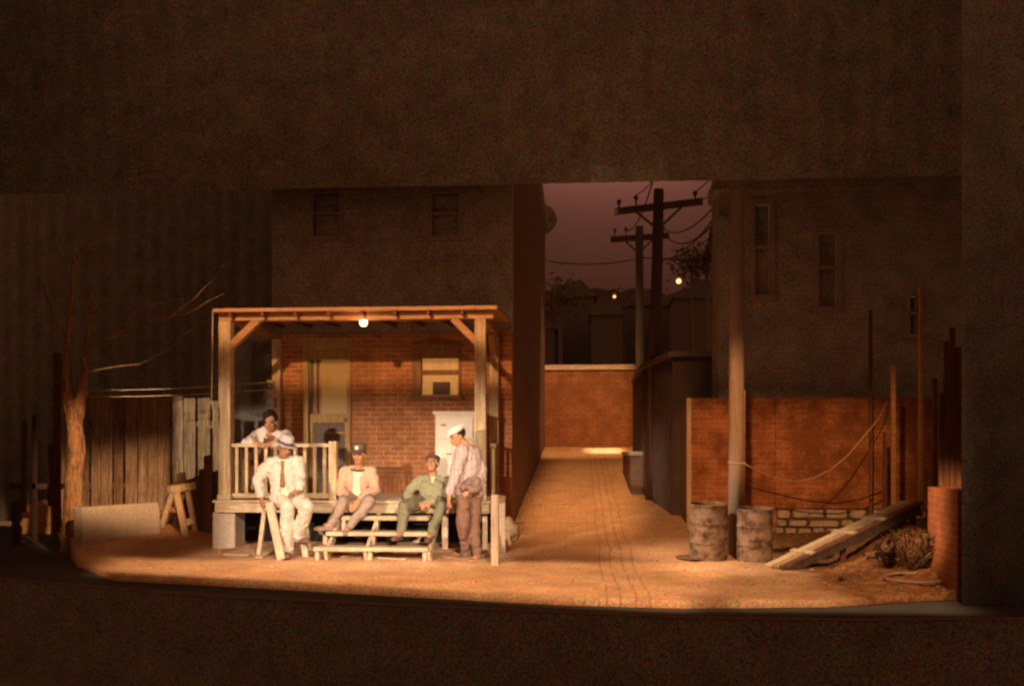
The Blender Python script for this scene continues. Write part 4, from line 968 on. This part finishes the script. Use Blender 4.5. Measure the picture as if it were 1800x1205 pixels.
    if hair == 'afro':
        hm = MB(); hm.ell(c-f*.028*k+u*.045*k, r*.106*k, f*.105*k, u*.105*k, 20, 14).ell(c-f*.05*k-u*.03*k, r*.085*k, f*.07*k, u*.08*k)
        o = fuse(hm, 'hair', M['hair'], T, .012, 1, .03)
    elif hair:
        hm = MB(); hm.ell(c-f*.025*k+u*.035*k, r*.082*k, f*.095*k, u*.090*k, 20, 14); hm.build('hair', M['hair'], T)
    if hat:
        kind, hm_, band = hat; top = c+u*.072*k-f*.01*k
        H = MB()
        if kind == 'flat':
            hf = f*.93+u*.0
            H.ell(top+u*.018-f*.01, r*.100, f*.125, u*.042, 22, 12).ell(top-u*.004, r*.090, f*.105, u*.032, 22, 10)
            H.ell(top+f*.098-u*.012, r*.062, f*.062-u*.018, u*.010, 18, 8)
            fuse(H, 'cap', hm_, T, .007, 1)
        elif kind == 'peak':
            H.loft([(top-u*.03, r*.087, f*.104), (top+u*.02, r*.088, f*.104), (top+u*.055, r*.098, f*.112), (top+u*.068, r*.085, f*.10), (top+u*.072, r*.03, f*.04)], 26, 2.0)
            co_ = H.build('cap', hm_, T)
            V_ = MB(); V_.ell(top+f*.112-u*.030, r*.075, f*.055-u*.02, u*.008, 18, 8); V_.build('cap_peak', band, co_)
            B_ = MB(); B_.bar(top+f*.108+u*.002, top+f*.116+u*.045, .040, .008, f); bo = B_.build('cap_badge', emit('badge', (.9,.85,.7), .0) if False else plain('badge_metal', (.85,.8,.66), .4, .1, .1), co_)
        elif kind == 'soft':
            H.ell(top+u*.012-f*.01, r*.092, f*.108, u*.045, 22, 12).ell(top-u*.012, r*.088, f*.103, u*.026, 22, 10); H.ell(top+f*.10-u*.02, r*.058, f*.045-u*.012, u*.009)
            fuse(H, 'cap', hm_, T, .007, 1)
        elif kind == 'fedora':
            H.loft([(top-u*.022, r*.090, f*.108), (top+u*.03, r*.086, f*.104), (top+u*.075, r*.078, f*.096), (top+u*.095, r*.055, f*.07), (top+u*.088, r*.02, f*.05)], 26, 2.0)
            br_ = [(top-u*.024, r*.092, f*.11), (top-u*.026-f*.0, r*.145, f*.165), (top-u*.031, r*.146, f*.166), (top-u*.032, r*.09, f*.108)]
            H.loft(br_, 30, 2.0); co_ = H.build('hat', hm_, T)
            B_ = MB(); B_.loft([(top-u*.018, r*.0925, f*.1105), (top+u*.012, r*.0905, f*.1085)], 26, 2.0); B_.build('hat_band', band, co_)
    return T, (hp, shm, ax, sr, fr)

cream = cloth('cream_suit', (.66,.56,.46), .1); creamS = cloth('cream_shirt', (.80,.70,.50), .08)
tan = cloth('tan_jacket', (.66,.42,.28), .12); greyT = cloth('grey_brown_trousers', (.40,.29,.23), .12)
green = cloth('green_workwear', (.33,.31,.19), .12); greenD = cloth('green_trousers', (.23,.21,.13), .12)
pinkJ = cloth('pale_striped_jacket', (.58,.44,.40), .12, stripe=(.48,.34,.32)); brownT = cloth('brown_trousers', (.23,.125,.08), .14)
pinkC = cloth('pink_cardigan', (.74,.60,.52), .1); dress = cloth('rust_dress', (.34,.15,.08), .25, dark=(.22,.09,.05))
darkC = cloth('dark_cloth', (.13,.08,.07), .2); whiteH = cloth('white_cap', (.82,.76,.68), .1, folds=.4); lilacH = cloth('pale_grey_hat', (.47,.40,.39), .1, folds=.3)
V = Vector
# ---- A: woman leaning on the railing
J = dict(head=P(475, 741, .28), shL=P(449, 765, .40), shR=P(504, 763, .42), elL=P(434, 779, .12), elR=P(509, 784, .14), wrL=P(450, 777.5, -.01), wrR=P(480, 778, -.01),
         hipL=P(448, 800, .92), hipR=P(478, 800, .95), knL=P(446, 835, 1.0), knR=P(474, 835, 1.02), anL=P(448, 862, 1.05), anR=P(474, 862, 1.05), toeL=P(446, 868, .85), toeR=P(472, 868, .85), base=V((XA(462,.9), .9, DK)), hem=-.05, cx=-.02)
A_, tf = person('woman with dark curly hair in pink cardigan leaning on the porch railing', J, (.10, -1, -.30), M['skin'], pinkC, None, shirt=dress, opening=.075, hands={'L': ((1, -.25, -.22), (0, -.3, 1), 1, .6), 'R': ((-1, -.25, -.15), (0, -.3, 1), -1, .5)}, hair='afro', skirt=dress, coat_name='cardigan', shoes=M['leather'], sleeve=.75, bulk=1.05)
# ---- B: man in cream suit perched on the second sawhorse
YB = -.62
J = dict(head=P(501, 787, YB-.06), shL=P(475, 812, YB), shR=P(523, 806, YB+.04), elL=P(455, 842, YB+.0), wrL=P(460, 874, YB-.10), elR=P(530, 838, YB+.05), wrR=P(524, 862, YB-.12),
         hipL=P(489, 872, YB+.08), hipR=P(514, 870, YB+.10), knL=P(505, 890, YB-.20), anL=P(505, 968, YB-.06), knR=P(537, 888, YB-.22), anR=P(524, 942, YB-.02), toeL=P(506, 979, YB-.20), toeR=P(540, 960, YB-.12), base=G(500, 982), flare=1.25, cx=.01, hem=-.25, cuff=.97)
J['knR'] = P(539, 889, YB-.25)
B_, tf = person('man in cream suit and pale brimmed hat perched on a sawhorse by the railing', J, (.62, -.75, -.30), M['skinD'], cream, cream, hat=('fedora', lilacH, darkC), shirt=creamS, opening=.042, shoes=M['leather'],
    hands={'L': ((.12, -.1, -1), (-.6, -.8, 0), 1, .7), 'R': ((-.7, -.35, -.3), (0, -.5, 1), -1, .8)}, hair='short', headup=(.30, -.1, 1), bulk=1.12)
hp, shm, ax, sr, fr = tf
MB().limb(shm+fr*.105-ax*.03, .020, hp+fr*.155+ax*.16, .026).limb(shm+fr*.10-ax*.0, .022, shm+fr*.105-ax*.04, .018).build('necktie', cloth('brown_tie', (.30,.15,.09), .15), B_)
# his second hand resting at the belt and turned-up hem of the raised leg
MB().tube([J['anR'].lerp(J['knR'], .10)+V((0,0,0)), J['anR'].lerp(J['knR'], .02)], [.078, .085], 20).build('trouser_cuff', cream, B_)
MB().tube([J['anL'].lerp(J['knL'], .10), J['anL'].lerp(J['knL'], .0)], [.076, .086], 20).build('trouser_cuff', cream, B_)
t0 = P(466, 889, YB-.10); t1 = P(541, 889, YB+.42)
sawhorse('pale wooden sawhorse under the man in the cream suit', t0, t1, [(P(474, 884, YB-.10), P(495, 983, YB-.28), .095), (P(467, 884, YB+.03), P(455, 976, YB+.15), .05), (P(527, 895, YB+.26), P(538, 981, YB+.02), .075), (P(533, 893, YB+.44), P(545, 972, YB+.55), .06)], [M['plank'], M['plankZ']], .10, .09)
# ---- C: seated man in tan jacket
J = dict(head=P(631, 799, -.02), shL=P(606, 828, .05), shR=P(654, 826, .06), elL=P(596, 860, -.03), elR=P(660, 860, .0), wrL=P(613, 880, -.27), wrR=P(632, 878, -.27),
         hipL=P(616, 874, .13), hipR=P(643, 874, .13), knL=P(602, 884, -.36), knR=P(648, 882, -.36), anL=P(581, 921, -.42), anR=P(612, 928, -.44), toeL=P(557, 926, -.52), toeR=P(606, 938, -.66), base=P(630, 880, .05), cx=.0, hem=-.12, cuff=.9)
C_, tf = person('man in tan jacket and badged peaked cap sitting on the steps, hands together', J, (-.05, -1, -.05), M['skin'], tan, greyT, hat=('peak', M['leather'], darkC), shirt=creamS, opening=.062, shoes=M['leatherL'],
    hands={'L': ((.28, -.45, -.62), (-.5, -.6, .3), 1, .6), 'R': ((-.35, -.45, -.6), (.5, -.6, .3), -1, .6)}, hair='short', bulk=1.05)
hp, shm, ax, sr, fr = tf
MB().tube([J['anL'].lerp(J['knL'], .12), J['anL'].lerp(J['knL'], -.08)], [.047, .044], 18).build('sock', M['cabinet'], C_)
MB().tube([shm+sr*(.086*math.cos(t*.5))+fr*(.06+.06*math.sin(t*.5))+ax*.035 for t in range(0, 7)], .010, 8).build('scarf', darkC, C_)
# ---- D: man in green leaning back
J = dict(head=P(760, 815, .10), shL=P(737, 843, .08), shR=P(785, 846, .12), elL=P(716, 869, .0), elR=P(790, 872, .02), wrL=P(733, 882, -.20), wrR=P(757, 883, -.20),
         hipL=P(745, 882, .08), hipR=P(770, 882, .08), knL=P(712, 889, -.42), knR=P(777, 889, -.38), anL=P(703, 938, -.62), anR=P(756, 940, -.62), toeL=P(688, 956, -.86), toeR=P(750, 957, -.86), base=P(757, 885, .05), hem=-.02, cuff=.9, arch=.02)
D_, tf = person('laughing man in green work clothes and dark cap sitting back on the steps, hands clasped', J, (-.12, -1, .38), M['skin'], green, greenD, hat=('soft', darkC, darkC), opening=0, shoes=M['leather'],
    hands={'L': ((.75, -.35, -.35), (0, -.6, .7), 1, .7), 'R': ((-.75, -.4, -.3), (0, -.6, .7), -1, .7)}, hair='short', coat_name='work_shirt', headup=(0, .35, 1), bulk=1.12)
hp, shm, ax, sr, fr = tf
MB().prism([shm+fr*.085+ax*.05+sr*.03, shm+fr*.085+ax*.05-sr*.03, shm+fr*.135-ax*.04], fr*.006).build('undershirt', creamS, D_)
f_, u_, r_ = frame((-.12, -1, .38), (0, .35, 1))
MB().ell(J['head']+f_*.096-u_*.055, r_*.022, f_*.008, u_*.007).build('teeth', M['cabinet'], D_)
# ---- E: standing man leaning against the right post
YE = -.52
J = dict(head=P(804, 766, YE-.03), shL=P(812, 791, YE-.10), shR=P(837, 794, YE+.12), elL=P(799, 838, YE-.20), elR=P(846, 838, YE+.06), wrL=P(790, 869, YE-.24), wrR=P(829, 858, YE-.10),
         hipL=P(814, 868, YE-.04), hipR=P(832, 868, YE+.08), knL=P(815, 922, YE-.12), knR=P(833, 925, YE-.02), anL=P(821, 973, YE+.05), anR=P(840, 978, YE-.12), toeL=P(806, 983, YE-.05), toeR=P(822, 988, YE-.28), base=G(828, 985), front=(-1, -.6, 0), hem=-.06, cuff=1.0, cx=.0)
J['shupL'] = J['shupR'] = (0, 0, 1)
E_, tf = person('standing man in pale jacket, brown trousers and white flat cap by the porch post', J, (-.80, -.55, -.42), M['skin'], pinkJ, brownT, hat=('flat', whiteH, darkC), shirt=creamS, opening=.045, shoes=M['leather'],
    hands={'L': ((-.1, -.15, -1), (-.8, -.6, 0), 1, .5), 'R': ((-.4, -.6, -.3), (.5, -.5, .6), -1, 1.0)}, hair='short', headup=(-.12, -.05, 1), bulk=1.22)
# dark bundled coat under his arm
mb = MB(); cc = P(826, 850, YE-.17)
mb.ell(cc, (.125,0,.03), (0,.08,0), (-.01,0,.075)).ell(cc+V((.055,-.02,-.05)), (.07,0,.01), (0,.06,0), (0,0,.05)).ell(cc+V((-.075,.0,-.055)), (.06,0,.02), (0,.06,0), (0,0,.07)).ell(cc+V((.06,0,.03)), (.06,0,-.01), (0,.07,0), (0,0,.05))
bt_ = thing('coat_bundle', 'dark folded coat held under the arm of the standing man', 'coat', cc)
fuse(mb, 'folded_cloth', cloth('dark_coat', (.30,.19,.15), .3, dark=(.10,.06,.05)), bt_, .01, 1, .05)

# ================================================================ LIGHT
w = bpy.data.worlds.new('World'); S.world = w; w.use_nodes = True
bg = w.node_tree.nodes['Background']; bg.inputs[0].default_value = (1.0, .385, .155, 1); bg.inputs[1].default_value = WORLD
def spot(name, loc, aim, energy, col, halfw, halfh, soft=.12, size=.12, softy=None, cut=None):
    """theatre profile lamp whose shutters cut the beam to a soft rectangle (halfw x halfh = tangents)"""
    l = bpy.data.lights.new(name, 'SPOT'); l.energy = energy; l.color = col; l.shadow_soft_size = size
    l.spot_size = min(2*math.atan(math.hypot(halfw*(1+soft), halfh*(1+soft)))*1.06, R(170)); l.spot_blend = .05
    o = bpy.data.objects.new(name, l); COL.objects.link(o); o.location = loc
    d = (Vector(aim)-Vector(loc)).normalized(); o.rotation_euler = d.to_track_quat('-Z', 'Y').to_euler()
    l.use_nodes = True; nt = l.node_tree; em = nt.nodes['Emission']
    tc = N(nt, 'ShaderNodeTexCoord'); sp = N(nt, 'ShaderNodeSeparateXYZ'); nt.links.new(tc.outputs['Normal'], sp.inputs[0])
    az = math_(nt, 'ABSOLUTE', sp.outputs['Z'])
    def edge_(comp, hw, sf):
        q = math_(nt, 'DIVIDE', math_(nt, 'ABSOLUTE', math_(nt, 'DIVIDE', sp.outputs[comp], az)), hw)
        n = nt.nodes.new('ShaderNodeMapRange'); n.interpolation_type = 'SMOOTHSTEP'
        nt.links.new(q, n.inputs[0]); n.inputs[1].default_value = 1-sf; n.inputs[2].default_value = 1+sf; n.inputs[3].default_value = 1; n.inputs[4].default_value = 0
        return n.outputs[0]
    out = math_(nt, 'MULTIPLY', edge_('X', halfw, soft), edge_('Y', halfh, softy or soft))
    if cut:   # one more shutter blade, set at a slant: keeps v > -hb - k*u
        hb, k, s_ = cut; u_ = math_(nt, 'DIVIDE', sp.outputs['X'], az); v_ = math_(nt, 'DIVIDE', sp.outputs['Y'], az)
        q = math_(nt, 'ADD', math_(nt, 'MULTIPLY_ADD', u_, k, v_), hb)
        n = nt.nodes.new('ShaderNodeMapRange'); n.interpolation_type = 'SMOOTHSTEP'; nt.links.new(q, n.inputs[0]); n.inputs[1].default_value = -s_; n.inputs[2].default_value = s_
        out = math_(nt, 'MULTIPLY', out, n.outputs[0])
    nt.links.new(out, em.inputs['Strength'])
    return o
def wash(name, loc, x0, x1, z0, z1, yt, energy, col, **kw):
    """aim a lamp so that its beam covers the rectangle x0..x1, z0..z1 on the plane y = yt"""
    c = Vector(((x0+x1)/2, yt, (z0+z1)/2)); L = Vector(loc); d = (c-L).length
    el = abs(math.atan2(L.z-c.z, math.hypot(L.x-c.x, L.y-c.y)))
    az_ = abs(math.atan2(L.x-c.x, abs(L.y-c.y)))
    return spot(name, loc, c, energy, col, (x1-x0)/2*math.cos(az_)/d, (z1-z0)/2*math.cos(el)/d, **kw)
WARM = (1, .72, .46); PEACH = (1, .78, .58); AMB = (1, .54, .24); ORG = (1, .61, .31); RED = (1, .36, .15)

wash('porch_key_light', (-6.3, -10.5, 3.2), XA(385,0)-.1, XA(900,0), -.35, 2.2, -.2, 5200, PEACH, soft=.16, softy=.24)
wash('porch_key_light', (1.2, -10.5, 4.2), XA(455,0), XA(885,0), -.45, 1.75, -.2, 5300, PEACH, soft=.2, softy=.38)
wash('porch_fill_light', (-1.5, -11, 2.6), XA(370,0)-.2, XA(900,0)+.2, .2, 3.32, 0, 480, AMB, soft=.2, softy=.06)
wash('beam_light', (-3.0, -10, 4.7), XA(370,0)-.1, XA(885,0)+.1, 2.72, 3.35, 0, 4200, AMB, soft=.05, softy=.25)
wash('apron_light', (-1.9, -9, 7.0), XA(150,-1.2), XA(1310,-1.2), -3.0, .55, -1.2, 6300, ORG, soft=.1, softy=.08, cut=(.034, .235, .012))
wash('apron_light', (2.2, -9, 7.0), XA(1180,-1.2), XA(1610,-1.2), -2.75, 1.2, -1.2, 3100, ORG, soft=.22, softy=.08)
wash('yard_light', (.3, -9.0, 4.3), XA(98,.5), XA(345,.5), .35, 1.9, .5, 7000, AMB, soft=.10, softy=.35)
wash('yard_light', (-2.5, -9, 3.6), XA(140,.8), XA(290,.8), 0.1, 1.0, 1.0, 1500, WARM, soft=.22, softy=.5)
wash('fence_light', (-6.0, -8, 3.2), XA(312,3), XA(392,3), .85, 2.3, 3, 5000, WARM, soft=.08, softy=.25)
spot('alley_top_light', (.0, 3.2, 8.5), (0.15, 6.0, .6), 2300, AMB, .115, .62, soft=.45)
spot('alley_front_light', (.3, -2.4, 7.5), (0.45, 2.2, .2), 1000, AMB, .16, .36, soft=.5)
spot('alley_top_light', (.9, 7.5, 8.5), (0.0, 14.5, 2.0), 2900, AMB, .17, .26, soft=.3)
spot('alley_pool_light', (.75, 12.5, 6.8), (.66, 13.9, 1.3), 4200, WARM, .085, .12, soft=.4)
wash('right_yard_light', (.2, -8.5, 4.6), XA(1200,1.9), XA(1580,1.9), .05, 2.0, 1.9, 3000, (1, .47, .17), soft=.4, softy=.42)
wash('right_edge_light', (-1.0, -9, 4.0), XA(1622,-1), XA(1695,-1)+.25, -.3, .92, -1, 8000, AMB, soft=.3, softy=.35)
spot('drum_light', (-2.6, -2.6, 4.2), (XA(1270,-.5), -.5, .35), 1600, WARM, .20, .14, soft=.5)
al = bpy.data.lights.new('sky_drop_light', 'AREA'); al.shape = 'RECTANGLE'; al.size = 9; al.size_y = .4; al.energy = 100; al.color = (1, .39, .25)
ao = bpy.data.objects.new('sky_drop_light', al); COL.objects.link(ao); ao.location = (1.5, 30.3, 16.2); ao.rotation_euler = (Vector((1.5, 32, 13))-ao.location).to_track_quat('-Z', 'Y').to_euler()
wash('fence_wash_light', (-3.0, -9, 3.4), XA(160,3), XA(312,3), .3, 1.45, 3, 520, AMB, soft=.2, softy=.4)
# ---- camera
cam = bpy.data.cameras.new('Camera'); co = bpy.data.objects.new('Camera', cam); COL.objects.link(co)
co.location = CAM; co.rotation_euler = (math.pi/2, 0, PSI); cam.sensor_width = 36; cam.lens = F/1800*36; cam.shift_y = (790-602.5)/1800; cam.clip_end = 500; cam.clip_start = .1
S.camera = co
S.render.engine = 'CYCLES'; S.cycles.max_bounces = 4; S.cycles.filter_width = 2.4; S.cycles.sample_clamp_indirect = 4
S.view_settings.view_transform = 'Standard'; S.view_settings.look = 'None'; S.view_settings.exposure = 0; S.view_settings.gamma = 1
for o in bpy.data.objects:
    if '_o' in o: del o['_o']
